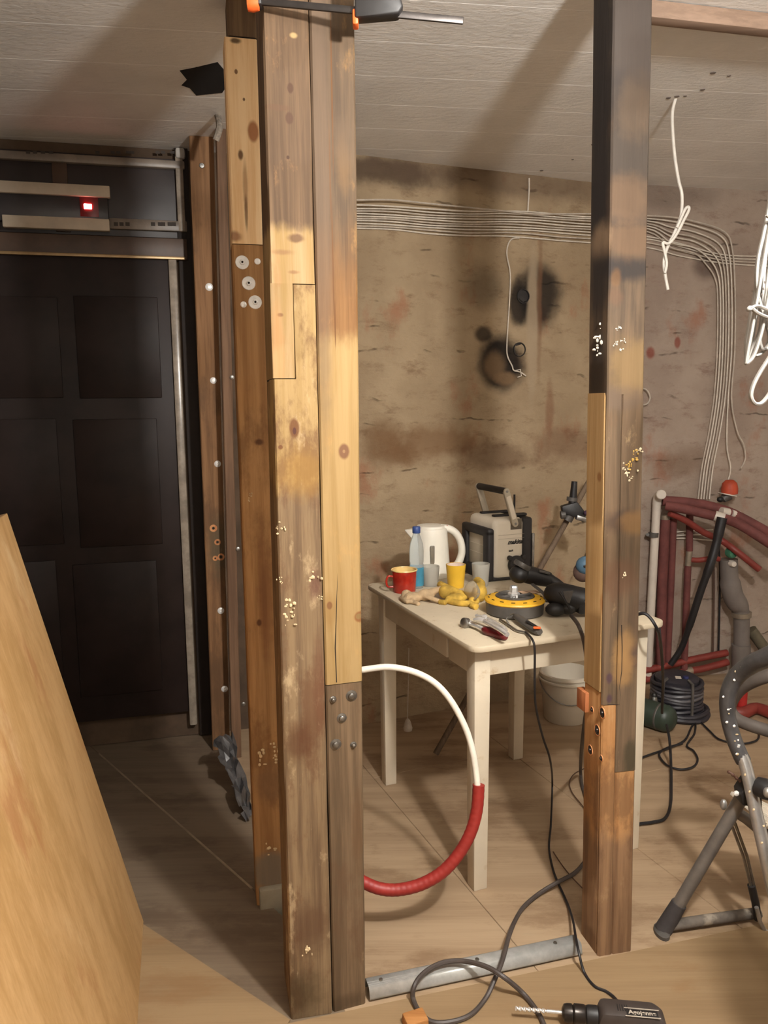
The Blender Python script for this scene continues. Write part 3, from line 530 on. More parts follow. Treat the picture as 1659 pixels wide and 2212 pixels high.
# ================================================================ WALL CABLES
cab = plain('cable_grey', rgb(208, 198, 184), .5, 0, .12, 30.); cab2 = plain('cable_dusty', rgb(186, 174, 160), .6, 0, .15, 30.); black = plain('cord_black', rgb(26, 24, 26), .5, 0, .2, 40.)
random.seed(11)
def W2(x, y, off): # wall point, choosing the plane the sight line meets
    p = wl(x, y, off); return p if (p - WA).dot(us) < Lw - .004 else wr(x, y, off)
ys0 = [432, 444, 451, 457, 463, 468, 473, 478, 484, 489, 494]; ye0 = [462, 466, 471, 476, 482, 488, 494, 500, 506, 514, 523]
endx = {0: 1586, 1: 1579, 2: 1572, 3: 1566, 4: 1560, 5: 1554, 6: 1548}
G1 = 'cables running along the rough wall'
for i in range(11):
    off = (.042 if i == 0 else .0255 + .0078 * (i % 2)) if i < 7 else .0098 + .0078 * (i % 2); px = []
    for k, x in enumerate((613, 650, 700, 775, 850, 930, 1010, 1090, 1150, 1215, 1280, 1340)):
        t = (x - 775) / 505; y = ys0[i] + (ye0[i] - ys0[i]) * t + 2.2 * math.sin(x * .021) + .7 * math.sin(x * .03 + i * 1.7)
        if i == 0: y = 432 + 30 * min(1, max(0, (x - 850) / 300)) * 1.0
        px.append((x, y))
    y0 = px[-1][1]
    if i in endx:
        ex = endx[i]; R = 70 + 8 * (6 - i); yb = [466, 474, 486, 496, 504, 516, 526][i]
        px = px[:-1] + [(1400, 1.0 * (y0 + 4)), (1450, yb + 3 + 1 * i), (1500, yb + 12 + 1.5 * i), (ex - 22, yb + 34 + 2 * i), (ex - 4, yb + 74), (ex + 2, 640), (ex + 1, 760), (ex - 6, 860), (ex - 18 - (0 if i > 2 else 0), 940), (ex - 32, 1010), (ex - 40, 1078)]
        if i == 0: px = px[:-3] + [(1592, 930), (1606, 960), (1610, 990), (1600, 1012)]
        if i == 1: px = px[:-3] + [(1570, 960), (1578, 1010), (1572, 1040)]
    else: px = px[:-1] + [(1400, y0 + 8), (1470, y0 + 16 + i), (1560, 550 + (i - 7) * 6), (1659, 554 + (i - 7) * 7), (1760, 556 + (i - 7) * 7)]
    pts = smooth([W2(x, y, off) for x, y in px], 5)
    c = obj('cable', M().tube(pts, .0036 if i else .0038, 7), cab if i % 3 else cab2, loc=pts[0])
    tag(c, {0: 'topmost grey cable of the wall bundle, curling loose at its right end', 10: 'lowest grey cable of the wall bundle, running to the right edge'}.get(i, '%s grey cable from the top of the wall bundle, turning %s' % (['', 'second', 'third', 'fourth', 'fifth', 'sixth', 'seventh', 'eighth', 'ninth', 'tenth'][min(i, 9)], 'downwards' if i < 7 else 'to the right')), 'cable', G1)
def wirething(name, label, cat, px, fn, r, mat, n=8, k=6, group=None):
    pts = smooth([fn(*p) for p in px], k); return tag(obj(name, M().tube(pts, r, n), mat, loc=pts[0]), label, cat, group)
wirething('cable', 'short white cable stub hanging from the ceiling joint down to the wall bundle', 'cable', [(1143, 385), (1143, 410), (1141, 440), (1139, 458), (1128, 461)], lambda x, y: W2(x, y, .012), .0038, cab)
t = thing('socket_cable', 'thin white cable dropping from the bundle to the black socket hole in the wall', 'cable', W2(1100, 520, .012))
obj('wire', M().tube(smooth([W2(x, y, .013) for x, y in ((1122, 514), (1106, 516), (1097, 530), (1095, 552), (1102, 590), (1101, 640), (1098, 690), (1095, 740), (1096, 768), (1106, 790), (1110, 800), (1124, 804), (1136, 812))], 6), .0034, 7), cab, t)
obj('bare_end', M().tube([W2(1112, 801, .015), W2(1124, 798, .02), W2(1126, 812, .016), W2(1118, 815, .016)], .003, 6), cab, t)
sockm = plain('socket_dark', rgb(44, 40, 38), .8, 0, .3, 20.)
for (x, y, lab) in ((1122, 755, 'lower dark wall box in the sooty patch, with the white cable end'), (1130, 640, 'upper dark wall box in the sooty patch beside the plaster groove')):
    p = W2(x, y, .004); r = .034
    tag(obj('wall_box', M().lathe([(r, -.004), (r, .004), (r * .9, .0045), (r * .86, -.012), (.001, -.014)], p, nw, 20), sockm, loc=p), lab, 'socket box')
wirething('cable', 'short cable loop sticking out behind the free-standing right post', 'cable', [(1378, 838), (1396, 842), (1404, 858), (1398, 872), (1382, 875)], lambda x, y: W2(x, y, .03), .004, cab2)
# pendant wire from the ceiling
def pY(Y): return lambda x, y: ony(x, y, Y)
cz = onz(1460, 214, ZC); Yw = cz.y
t = thing('pendant_wire', 'white twisted wire hanging from the ceiling right of the right-hand post', 'wire', cz)
obj('wire', M().tube(smooth([ony(x, y, Yw) for x, y in ((1461, 208), (1453, 240), (1453, 280), (1458, 340), (1466, 390), (1473, 420), (1472, 460), (1466, 480), (1456, 505), (1446, 525), (1438, 545), (1434, 570), (1438, 600), (1443, 626))], 6), .0056, 8), cable_w, t)
obj('wire_loop', M().tube(smooth([ony(x, y, Yw - .01) for x, y in ((1462, 492), (1470, 474), (1480, 452), (1487, 447), (1488, 454), (1478, 474), (1466, 498), (1456, 514), (1444, 526), (1432, 524), (1436, 545), (1440, 570), (1436, 590))], 6), .0052, 8), cable_w, t)
# coil hanging near the lens, right edge
Yc = 1.38
t = thing('cable_coil', 'hanging coil of flat white cable at the right edge, tied round the middle', 'coil', ony(1690, 300, Yc))
flatw = plain('flat_white', rgb(146, 142, 136), .42, 0, .06, 20.)
def strand(px, yo, r=.0052, name='cable_strand'): return obj(name, M().tube(smooth([ony(x, y, Yc + yo) for x, y in px], 7), r, 8, flat=.55, up=(1, 0, 0)), flatw, t)
strand([(1690, -430), (1686, -200), (1676, 120), (1668, 300), (1662, 430), (1650, 500), (1637, 560), (1634, 610), (1640, 650), (1652, 690), (1664, 730), (1676, 790), (1690, 740), (1694, 640), (1692, 520), (1676, 432)], .0)
strand([(1672, 420), (1662, 480), (1652, 560), (1648, 620), (1646, 680), (1640, 720), (1626, 750), (1616, 776), (1612, 772), (1612, 740), (1620, 690), (1630, 640), (1640, 560), (1656, 480)], .012)
strand([(1668, 600), (1656, 660), (1644, 720), (1628, 768), (1614, 784), (1612, 776), (1626, 700), (1650, 560), (1672, 432)], -.006)
strand([(1664, 560), (1652, 640), (1646, 700), (1642, 740), (1650, 756), (1664, 742), (1676, 700), (1694, 640), (1692, 520), (1676, 432)], .02)
strand([(1680, 640), (1666, 700), (1660, 740), (1648, 760), (1630, 768), (1624, 740), (1640, 640), (1660, 520), (1676, 432)], .026)
strand([(1690, 700), (1668, 760), (1644, 800), (1628, 830), (1622, 856), (1632, 872), (1648, 868), (1668, 840), (1690, 790), (1700, 720), (1694, 640), (1692, 520), (1676, 432)], .004, .0058)
strand([(1680, 440), (1668, 520), (1664, 600), (1676, 700), (1690, 760), (1704, 730), (1694, 640), (1692, 520), (1676, 432)], .016)
strand([(1690, 690), (1660, 686), (1636, 676), (1621, 664), (1618, 670), (1640, 662, ), (1700, 690), (1708, 696), (1690, 692)], -.016, .0056, 'tie_strand')
strand([(1690, 450), (1668, 470), (1655, 465)], -.014, .004, 'tie_strand')
for (x, y) in ((1649, 624), (1646, 636), (1639, 644), (1652, 610), (1628, 692)): obj('print_mark', M().box(ony(x, y, Yc - .008), (.0022, .0006, .004), (.9, 0, .4), (0, 1, 0)), ink, t)
# ================================================================ TABLE
ZT = .80; O = V((.251, 2.183, 0)); TA = math.radians(21.5); tu = V((math.cos(TA), math.sin(TA), 0)); tv = V((-tu.y, tu.x, 0)); TW, TL = .70, .89
def tp(a, b, z=ZT): return O + tu * a + tv * b + V((0, 0, z))
def tz_(x, y, z=ZT): return onz(x, y, z)
white = plain('table_paint', rgb(206, 194, 172), .45, 0, .05, 6., .12, 40., dirt=(rgb(190, 170, 140), 18., .62)); topm = plain('table_top_paint', rgb(190, 176, 152), .5, 0, .06, 8., .15, 30., dirt=(rgb(160, 136, 108), 26., .6))
t = thing('table', 'white painted wooden table with square legs, crowded with tools and cups', 'table', tp(TW / 2, TL / 2, 0))
r = .035; outl = []
for (cx_, cy_, a0) in ((r, r, 180), (TW - r, r, 270), (TW - r, TL - r, 0), (r, TL - r, 90)):
    for k in range(6): an = math.radians(a0 + 18 * k); outl.append((cx_ + r * math.cos(an), cy_ + r * math.sin(an)))
obj('tabletop', M().prism(outl, tp(0, 0, ZT - .019), tu, tv, .019), topm, t, bev=.004)
lw = .054
for (a, b) in ((.033, .05), (TW - .033 - lw, .05), (.033, TL - .05 - lw), (TW - .033 - lw, TL - .05 - lw)):
    q = .004; p = [tp(a + x, b + y, 0) for x, y in ((q, q), (lw - q, q), (lw - q, lw - q), (q, lw - q))] + [tp(a + x, b + y, ZT - .019) for x, y in ((0, 0), (lw, 0), (lw, lw), (0, lw))]
    obj('leg', M().hexa(p), white, t, bev=.003)
za = .688
def apron(a0, a1, b0, b1, name='apron', z0=za, mat=white): 
    p = [tp(a0, b0, z0), tp(a1, b0, z0), tp(a1, b1, z0), tp(a0, b1, z0)]; return obj(name, M().hexa(p + [x + V((0, 0, ZT - .020 - z0)) for x in p]), mat, t, bev=.002)
apron(.033 + lw, TW - .033 - lw, .056, .076); apron(.033 + lw, TW - .033 - lw, TL - .076, TL - .056)
apron(TW - .06, TW - .04, .05 + lw, TL - .05 - lw); apron(.04, .06, .05 + lw, .24); apron(.04, .06, .66, TL - .05 - lw)
apron(.036, .056, .245, .655, 'drawer_front', za + .004)
# kettle
kb_ = tz_(931, 1243); ku, kv = V((1, .12, 0)).normalized(), V((-.12, 1, 0)).normalized(); kw = plain('kettle_white', rgb(232, 226, 212), .32, 0, .04, 8.)
t = thing('kettle', 'white plastic electric kettle behind the cups', 'kettle', kb_)
S = kb_.y / F * 1.0
prof = [(41 * S, 0), (42 * S, 6 * S), (41 * S, 30 * S), (38 * S, 70 * S), (36 * S, 98 * S), (34 * S, 106 * S), (26 * S, 110 * S), (.001, 111 * S)]
obj('jug', M().lathe(prof, kb_, n=32), kw, t)
pc = kb_ + V((0, 0, 92 * S))
m = M(); m.add([pc + ku * (-28 * S) + kv * (16 * S) - V((0, 0, 26 * S)), pc + ku * (-28 * S) - kv * (16 * S) - V((0, 0, 26 * S)), pc + ku * (-60 * S) + V((0, 0, 12 * S)), pc + ku * (-26 * S) + kv * (18 * S) + V((0, 0, 14 * S)), pc + ku * (-26 * S) - kv * (18 * S) + V((0, 0, 14 * S))], [(0, 1, 2), (0, 2, 3), (1, 4, 2), (2, 4, 3), (0, 3, 4, 1)])
obj('spout', m, kw, t, bev=.003)
hp = [kb_ + ku * (a * S) + V((0, 0, z * S)) for a, z in ((20, 106), (40, 103), (56, 92), (66, 74), (69, 52), (65, 34), (58, 22), (48, 14), (34, 10))]
obj('handle', M().tube(smooth(hp, 5), 10.5 * S, 12, flat=.8), kw, t)
obj('lid', M().lathe([(31 * S, 107 * S), (30 * S, 112 * S), (12 * S, 114 * S), (.001, 114 * S)], kb_, n=24), kw, t); obj('lid_button', M().box(kb_ + ku * 30 * S + V((0, 0, 109 * S)), (14 * S, 12 * S, 6 * S), ku, kv), plain('kettle_red', rgb(190, 52, 40), .4), t, bev=.002, label='red lid button')
wa = kb_ + ku * (-4 * S) - kv * (39.5 * S) + V((0, 0, 48 * S)); obj('level_window', M().box(wa, (10 * S, 4 * S, 52 * S), ku, kv, (0, -.06, 1)), plain('window_grey', rgb(120, 112, 98), .3), t, bev=.004, label='grey water level window')
# bottle
bb = tz_(900, 1269); S = bb.y / F
t = thing('bottle', 'clear plastic water bottle with blue cap and blue label behind the red mug', 'bottle', bb)
clear = glassy('clear_plastic', (.80, .86, .86, 1), .08, 1, .75); blue = plain('cap_blue', rgb(52, 74, 130), .45)
prof = [(14 * S, 0), (15.5 * S, 4 * S), (15.5 * S, 28 * S), (14.8 * S, 30 * S), (15.5 * S, 32 * S), (15.5 * S, 52 * S), (14.6 * S, 54 * S), (15.8 * S, 58 * S), (15.8 * S, 82 * S), (14.5 * S, 98 * S), (10 * S, 112 * S), (7 * S, 120 * S), (7 * S, 124 * S)]
obj('bottle_body', M().lathe(prof, bb, n=24), clear, t)
obj('bottle_label', M().lathe([(15.9 * S, 6 * S), (16.1 * S, 7 * S), (16.1 * S, 46 * S), (15.9 * S, 47 * S)], bb, n=24, cap=False), plain('label_blue', rgb(60, 130, 156), .5), t)
m = M().lathe([(8.2 * S, 122 * S), (8.8 * S, 123 * S), (8.8 * S, 135 * S), (7.6 * S, 136.5 * S), (.001, 136.6 * S)], bb, n=20); obj('bottle_cap', m, blue, t)
def cup(name, label, cat, bx, by, rt, rb, h, mat, rim=None, inner=None, group=None, roll=1.):
    b = tz_(bx, by); S = b.y / F; b = b + V((0, rb * S * .9, 0)); t = thing(name, label, cat, b)
    w = 2.0 * S; rt *= S; rb *= S; h *= S
    obj('cup_body', M().lathe([(rb * .94, 0), (rb, 2 * S), (rt, h - S), (rt, h), (rt - w, h), (rt - w, h - S), (rb - w, 4 * S), (.001, 4 * S)], b, n=32), mat, t)
    if inner: obj('cup_lining', M().lathe([(rt - w * 1.05, h - .3 * S), (rb - w * 1.1, 4.5 * S), (.001, 4.5 * S)], b, n=32, cap=False), inner, t)
    if rim: obj('cup_rim', M().tube([b + V((math.cos(a) * (rt + .3 * S), math.sin(a) * (rt + .3 * S), h)) for a in [2 * math.pi * k / 36 for k in range(36)]], 1.6 * S, 8, closed=True), rim, t)
    return t, b, S
cream = plain('enamel_cream', rgb(226, 196, 128), .3, 0, .05, 10.)
def redmat():
    b = NB('enamel_red'); n = b.noise(1., b.mapp((60, 60, 6)), 3)
    col = b.mix(b.ramp(b.noise(20.), .35, .6), rgb(150, 34, 24), rgb(176, 48, 32)); return b.done(col, .22, 0, .6)
t, b, S = cup('mug', 'red enamel mug with cream rim at the left end of the table', 'mug', 874, 1283, 28, 25.5, 50, redmat(), cream, cream)
obj('mug_handle', M().tube(smooth([b + V((-25.5 * S, -8 * S, 36 * S)), b + V((-36 * S, -10 * S, 37 * S)), b + V((-40 * S, -11 * S, 26 * S)), b + V((-37 * S, -10 * S, 14 * S)), b + V((-25 * S, -8 * S, 13 * S))], 6), 2.4 * S, 10), redmat(), t)
frost = glassy('frosted_plastic', (.62, .60, .54, 1), .35, 1, .55)
cup('plastic_cup', 'greyish clear plastic cup in front of the kettle, beside the bottle', 'cup', 930, 1268, 21, 18, 44, frost)
ylw = plain('mug_yellow', rgb(224, 178, 52), .4, 0, .08, 12.); pinkw = plain('mug_inside', rgb(220, 196, 180), .4)
t, b, S = cup('mug', 'yellow mug flaring at the rim in front of the kettle handle', 'mug', 986, 1272, 22, 18, 52, ylw, None, pinkw)
cup('plastic_cup', 'cloudy clear plastic cup standing against the radio', 'cup', 1040, 1268, 20, 17, 50, frost)
# gloves
def glove(name, label, loc, parts, tubes, mat, cuff=None):
    m = M()
    for c, r3, X in parts: m.ball(c, r3, 12, X, V((-X[1], X[0], 0)))
    for pts, r in tubes: m.tube(smooth(pts, 4), r, 8)
    o = obj(name, m, mat, loc=loc); md = o.modifiers.new('weld', 'REMESH'); md.mode = 'VOXEL'; md.voxel_size = .0035; md.use_smooth_shade = True
    sm = o.modifiers.new('soft', 'SMOOTH'); sm.iterations = 4; return tag(o, label, 'glove')
def gp(x, y, h=.0): p = onz(x, y, ZT + h); return p
beige = plain('glove_beige', rgb(178, 152, 118), .95, 0, .15, 30., .6, 120.); gy = plain('glove_yellow', rgb(188, 152, 62), .9, 0, .35, 22., .6, 110.)
glove('work_glove', 'crumpled beige work glove lying in front of the red mug', gp(900, 1298), [(gp(893, 1290, .016), (.036, .026, .020), (.95, .3, 0)), (gp(920, 1285, .020), (.034, .028, .022), (.95, .3, 0)), (gp(878, 1284, .022), (.020, .018, .018), (1, 0, 0))],
      [([gp(905, 1286, .02), gp(925, 1290, .02), gp(944, 1297, .012), gp(950, 1298, .01)], .009), ([gp(900, 1294, .012), gp(880, 1300, .01), gp(866, 1292, .007)], .008), ([gp(920, 1280, .026), gp(940, 1276, .034), gp(952, 1272, .03)], .012), ([gp(885, 1298, .008), gp(905, 1305, .006)], .009)], beige)
glove('work_glove', 'yellow rubber work glove bunched up in front of the yellow mug', gp(990, 1300), [(gp(985, 1292, .016), (.042, .024, .017), (.97, .2, 0)), (gp(962, 1278, .030), (.026, .022, .026), (1, .2, 0)), (gp(1036, 1280, .034), (.028, .026, .034), (1, 0, 0)), (gp(1024, 1298, .014), (.022, .016, .016), (1, 0, 0))],
      [([gp(950, 1262, .04), gp(970, 1272, .036), gp(1000, 1284, .024), gp(1030, 1290, .018)], .014), ([gp(965, 1296, .012), gp(990, 1303, .010), gp(1020, 1304, .010)], .012), ([gp(1030, 1270, .05), gp(1040, 1262, .06), gp(1030, 1254, .064)], .016), ([gp(948, 1300, .008), gp(964, 1302, .008)], .010), ([gp(1018, 1306, .012), gp(1030, 1312, .009)], .012)], gy)
bagm = glassy('bag_film', (.86, .80, .66, 1), .25, 1, .8)
m = M(); random.seed(5); P = [gp(1008, 1292, .012), gp(1026, 1300, .02), gp(1034, 1268, .07), gp(1024, 1250, .085), gp(1006, 1260, .07), gp(1000, 1278, .04), gp(1040, 1282, .05)]
m.add(P, [(0, 1, 6), (0, 6, 5), (5, 6, 2), (5, 2, 4), (4, 2, 3)]); o = obj('plastic_bag', m, bagm, loc=P[0])
md = o.modifiers.new('sub', 'SUBSURF'); md.levels = md.render_levels = 2; md2 = o.modifiers.new('th', 'SOLIDIFY'); md2.thickness = .0008
tag(o, 'scrap of clear plastic bag standing over the yellow glove', 'bag')
# radio
rb_ = tz_(1066, 1257); rw, rd, rh = .150, .215, .248
shell = plain('radio_white', rgb(218, 208, 190), .45, 0, .04, 8.); rub = plain('radio_rubber', rgb(36, 32, 32), .6, 0, .2, 30.); rgrey = plain('radio_grey', rgb(176, 166, 148), .5, 0, .06, 10.)
t = thing('radio', 'white and black job-site radio with a raised carrying handle at the back of the table', 'radio', rb_ + tu * rw / 2 + tv * rd / 2)
def rp(a, b, z): return rb_ + tu * a + tv * b + V((0, 0, z))
def rbox(name, a0, a1, b0, b1, z0, z1, mat, bev=.006, **k): return obj(name, M().box(rp((a0 + a1) / 2, (b0 + b1) / 2, (z0 + z1) / 2), (a1 - a0, b1 - b0, z1 - z0), tu, tv), mat, t, bev=bev, seg=3, **k)
rbox('shell', 0, rw - .012, 0, rd, .004, rh, shell, .024); rbox('base_bumper', -.004, rw + .03, .004, rd - .004, 0, .014, rub, .005)
rbox('front_bumper', rw - .012, rw + .034, .012, rd - .004, .012, rh - .004, rub, .012); rbox('top_rail', .03, rw + .03, .05, .075, rh - .004, rh + .008, rub, .004); rbox('top_rail', .03, rw + .03, .15, .175, rh - .004, rh + .008, rub, .004)
rbox('display_glow', rw + .0335, rw + .0352, .03, .11, .142, .168, glow('display_violet', (.30, .24, 1, 1), 3.), .001, label='violet lit display'); rbox('chrome_rod', rw + .028, rw + .040, .006, .016, .02, .18, dull, .004)
# black frame on the back with a pale panel in it
for (b0, b1, z0, z1) in ((.0 - .004, rd + .012, rh - .072, rh - .038), (-.004, .046, .0, rh - .042), (rd - .035, rd + .012, 0, rh - .042), (0, rd, 0, .05)):
    rbox('back_bumper', -.026, .004, b0 + .004, b1, z0, z1, rub, .010)
rbox('back_panel', -.012, .002, .04, rd - .03, .045, rh - .07, rgrey, .006)
for z in (.10, .135): rbox('panel_line', -.0128, -.0118, .05, rd - .04, z, z + .0016, plain('seam_grey', rgb(210, 202, 186), .5), .0)
for z in (rh - .066, .167): rbox('shell_seam', .02, rw - .014, -.0006, .0006, z, z + .001, plain('seam_shell', rgb(160, 150, 132), .6), 0.)
ha = V((-.30, 0, .95)).normalized()
for b in (-.012, rd - .004):
    p0 = rp(rw * .60, b, rh - .022); L = .135; hv_ = tu * ha.x + V((0, 0, ha.z)); hx = tu * ha.z - V((0, 0, ha.x)) * 1.0
    hx = (tu - hv_ * tu.dot(hv_)).normalized(); w = .0135; ol = [(w * math.cos(math.radians(a)), w * math.sin(math.radians(a))) for a in range(180, 361, 30)] + [(w * math.cos(math.radians(a)), L + w * math.sin(math.radians(a))) for a in range(0, 181, 30)]
    ar = obj('handle_arm', M().prism(ol, p0 + tv * .014, hx, hv_, .014), rgrey, t, bev=.003)
    if b < 0:
        for q in (0, L): obj('arm_bolt', M().lathe([(.005, 0), (.005, .002), (.002, .0025)], p0 + hv_ * q, -tv, 12), dull, ar)
        rec = obj('arm_recess', M().prism([(-.009, .02), (.009, .02), (.009, L - .02), (-.009, L - .02)], p0 + tv * .001, hx, hv_, .0016), shell, ar)
        rbox('pivot_recess', rw * .60 - .016, rw * .60 + .034, -.0008, .002, rh - .046, rh - .004, plain('recess_dark', rgb(96, 88, 76), .7), .0)
        hp0 = p0 + hv_ * L
obj('grip_bar', M().tube([hp0 + tv * .006, hp0 + tv * (rd * .5), hp0 + tv * (rd + .01)], .0135, 14), rub, t)
ap = rp(rw * .80, .05, rh); obj('antenna', M().tube([ap, ap + V((0, 0, .085))], .0042, 8), rub, t)
inkb = plain('print_black', rgb(24, 22, 22), .5)
text('brand_lettering', 'makita', rp(.094, -.0012, .152), tu, V((0, 0, 1)), .0245, inkb, t, .32, .0009)
text('model_lettering', 'DAB', rp(.076, -.0012, .118), tu, V((0, 0, 1)), .010, inkb, t, .1, .0004)
cp_ = rp(.098, -.002, .062)
obj('corner_guard', M().lathe([(.036, 0), (.037, .008), (.032, .014), (.001, .016)], cp_, -tv, 26), rub, t)
for a in (-.030, .030): obj('guard_ear', M().lathe([(.0095, 0), (.0095, .014), (.004, .016)], cp_ + tu * a + V((0, 0, .029)), -tv, 14), rub, t)
# ---------------------------------------------------------------- tools on the table
chrome = plain('chrome', rgb(226, 224, 220), .2, .6, .06, 30.); toolblack = plain('tool_black', rgb(30, 28, 28), .5, 0, .25, 26.); toolgrey = plain('tool_grey', rgb(86, 82, 78), .5, .2, .15, 30.)
dc = tz_(1112, 1306, ZT + .028); dc.z = ZT; S = dc.y / F
t = thing('floor_grinder', 'angle grinder with a wide yellow ring shroud lying upside down on the table', 'grinder', dc)
R_ = 66 * S
obj('shroud_skirt', M().lathe([(R_ * .86, 0), (R_ * .95, .004), (R_ * .98, .042), (R_ * .9, .044), (R_ * .6, .044), (R_ * .6, .0)], dc, n=40), toolgrey, t)
obj('yellow_ring', M().lathe([(R_ * .98, .027), (R_ * 1.02, .031), (R_ * 1.0, .036), (R_ * .74, .044), (R_ * .66, .044), (R_ * .66, .030)], dc, n=44, cap=False), plain('ring_yellow', rgb(226, 172, 46), .4, 0, .06, 12.), t)
for k in range(14):
    a = 2 * math.pi * k / 14; d_ = V((math.cos(a), math.sin(a), 0)); obj('ring_slot', M().box(dc + d_ * R_ * .87 + V((0, 0, .0412)), (.013, .0022, .002), V((-d_.y, d_.x, 0)), (d_ * .96 + V((0, 0, -.25))).normalized()), toolblack, t)
obj('cup_disc', M().lathe([(R_ * .64, .036), (R_ * .65, .046), (R_ * .58, .050), (R_ * .52, .042), (R_ * .2, .040), (.001, .040)], dc, n=36), plain('disc_steel', rgb(110, 106, 100), .4, .7, .2, 30.), t)
obj('disc_nut', M().lathe([(.020, .040), (.020, .054), (.014, .058), (.013, .074), (.011, .078), (.001, .078)], dc - V((.004, 0, 0)), n=6), chrome, t, flat=True)
for a in (.3, 1.35, 2.4, 3.45, 4.5, 5.55):
    d_ = V((math.cos(a), math.sin(a), 0)); obj('disc_spoke', M().box(dc + d_ * R_ * .38 + V((0, 0, .045)), (R_ * .5, .010, .008), d_, V((-d_.y, d_.x, 0))), toolgrey, t, bev=.002)
gb = tz_(1120, 1262, ZT + .0); gb = V((gb.x, dc.y + .115, ZT)); 
def G(x, y, dy): return ony(x, y, dc.y + dy)
obj('gear_head', M().ball(G(1122, 1240, .10), (.036, .040, .032), 16), toolblack, t); obj('gear_collar', M().lathe([(.030, -.008), (.033, 0), (.030, .010)], G(1128, 1222, .10), (.5, .1, .85), 20), toolgrey, t)
hb0, hb1, hb2 = G(1135, 1240, .10), G(1186, 1252, .11), G(1222, 1278, .10)
obj('motor_housing', M().tube(smooth([hb0, (hb0 + hb1) / 2, hb1], 4), [.030, .031, .031, .031, .030, .029, .028, .027, .026], 14), toolblack, t)
obj('rear_handle', M().tube(smooth([hb1, (hb1 + hb2) / 2 + V((0, 0, .004)), hb2], 4), [.022, .021, .020, .020, .019, .019, .019, .02, .021], 12), toolblack, t)
obj('switch', M().box(G(1176, 1236, .085), (.04, .012, .008), hb1 - hb0, (0, 1, 0)), toolgrey, t, bev=.002)
obj('support_strap', M().tube(smooth([G(1150, 1262, .07), G(1176, 1284, .0), G(1180, 1300, -.03)], 5), .008, 8, flat=.4), toolgrey, t)
obj('pale_paper', M().box(dc + V((.055, .035, .0478)), (.07, .035, .0012), (.9, .3, -.05), (-.3, .9, .02)), plain('paper_pink', rgb(190, 158, 130), .7), t)
# second black tool, partly behind the post
tb = tz_(1222, 1338); tb.y += .04
t = thing('power_tool', 'black power tool with a trailing cord at the table edge, partly behind the right post', 'power tool', tb)
def Q(x, y, dy=0): return ony(x, y, tb.y + dy)
obj('motor_body', M().tube(smooth([Q(1176, 1286, .04), Q(1200, 1284, .03), Q(1235, 1292, .01), Q(1275, 1300, 0)], 4), [.012, .022, .032, .036, .040, .042, .043, .043, .043, .042, .042, .040, .036], 16), toolblack, t)
obj('end_cap', M().box(Q(1262, 1304, .0), (.062, .07, .058), (1, .1, 0), (-.1, 1, 0)), toolblack, t, bev=.012)
obj('front_grip', M().ball(Q(1200, 1316, -.01), (.034, .028, .022), 14), toolblack, t); obj('front_grip', M().ball(Q(1228, 1314, -.012), (.028, .022, .020), 14), toolblack, t)
obj('grey_badge', M().prism([(-.016, .020), (.018, .022), (.006, -.020), (-.006, -.014)], Q(1226, 1290, -.046), (1, .05, 0), (0, 0, 1), .004), toolgrey, t, bev=.001)
obj('steel_button', M().lathe([(.007, 0), (.006, .006)], Q(1268, 1300, -.04), (0, -1, 0), 12), steel, t)
obj('strap', M().tube(smooth([Q(1208, 1278, -.044), Q(1222, 1300, -.050), Q(1234, 1322, -.046)], 4), .004, 6), toolblack, t)
# ratchet and pliers
rb0 = gp(1045, 1360)
t = thing('ratchet', 'chrome ratchet wrench with dark red grip near the front corner of the table', 'wrench', rb0)
obj('ratchet_head', M().lathe([(.013, -.010), (.017, -.006), (.017, .008), (.012, .012), (.006, .013)], gp(1006, 1346, .014), (-.75, -.6, .2), 20), dull, t)
obj('shaft', M().tube([gp(1010, 1344, .015), gp(1030, 1352, .014), gp(1046, 1360, .013)], [.010, .008, .008], 10), chrome, t)
obj('grip', M().tube(smooth([gp(1044, 1360, .013), gp(1060, 1365, .013), gp(1080, 1372, .012), gp(1094, 1376, .012)], 4), [.009, .012, .0135, .014, .0135, .013, .013, .0135, .014, .0135, .013, .012, .008], 12), plain('grip_red', rgb(92, 22, 26), .35, 0, .2, 20.), t)
t = thing('pliers', 'bright chrome slip-joint pliers lying across the ratchet', 'pliers', gp(1060, 1348))
obj('plier_jaw', M().tube(smooth([gp(1024, 1338, 0.035), gp(1036, 1338, 0.038), gp(1048, 1340, 0.038)], 4), [.006, .008, .010, .011, .012, .012, .012, .012, .011], 10, flat=.7), chrome, t)
obj('plier_jaw', M().tube(smooth([gp(1030, 1330, 0.031), gp(1042, 1333, 0.033), gp(1054, 1338, 0.033)], 4), .008, 10, flat=.8), chrome, t)
obj('joint_bolt', M().lathe([(.009, 0), (.009, .006), (.004, .008)], gp(1046, 1334, 0.037), (0, -.3, 1), 14), chrome, t)
obj('plier_handle', M().tube(smooth([gp(1046, 1341, 0.037), gp(1062, 1350, 0.039), gp(1080, 1360, 0.041), gp(1096, 1371, 0.037)], 4), .0075, 10), chrome, t)
obj('plier_handle', M().tube(smooth([gp(1052, 1338, 0.033), gp(1070, 1346, 0.037), gp(1086, 1356, 0.039), gp(1092, 1362, 0.037)], 4), .0075, 10), chrome, t)
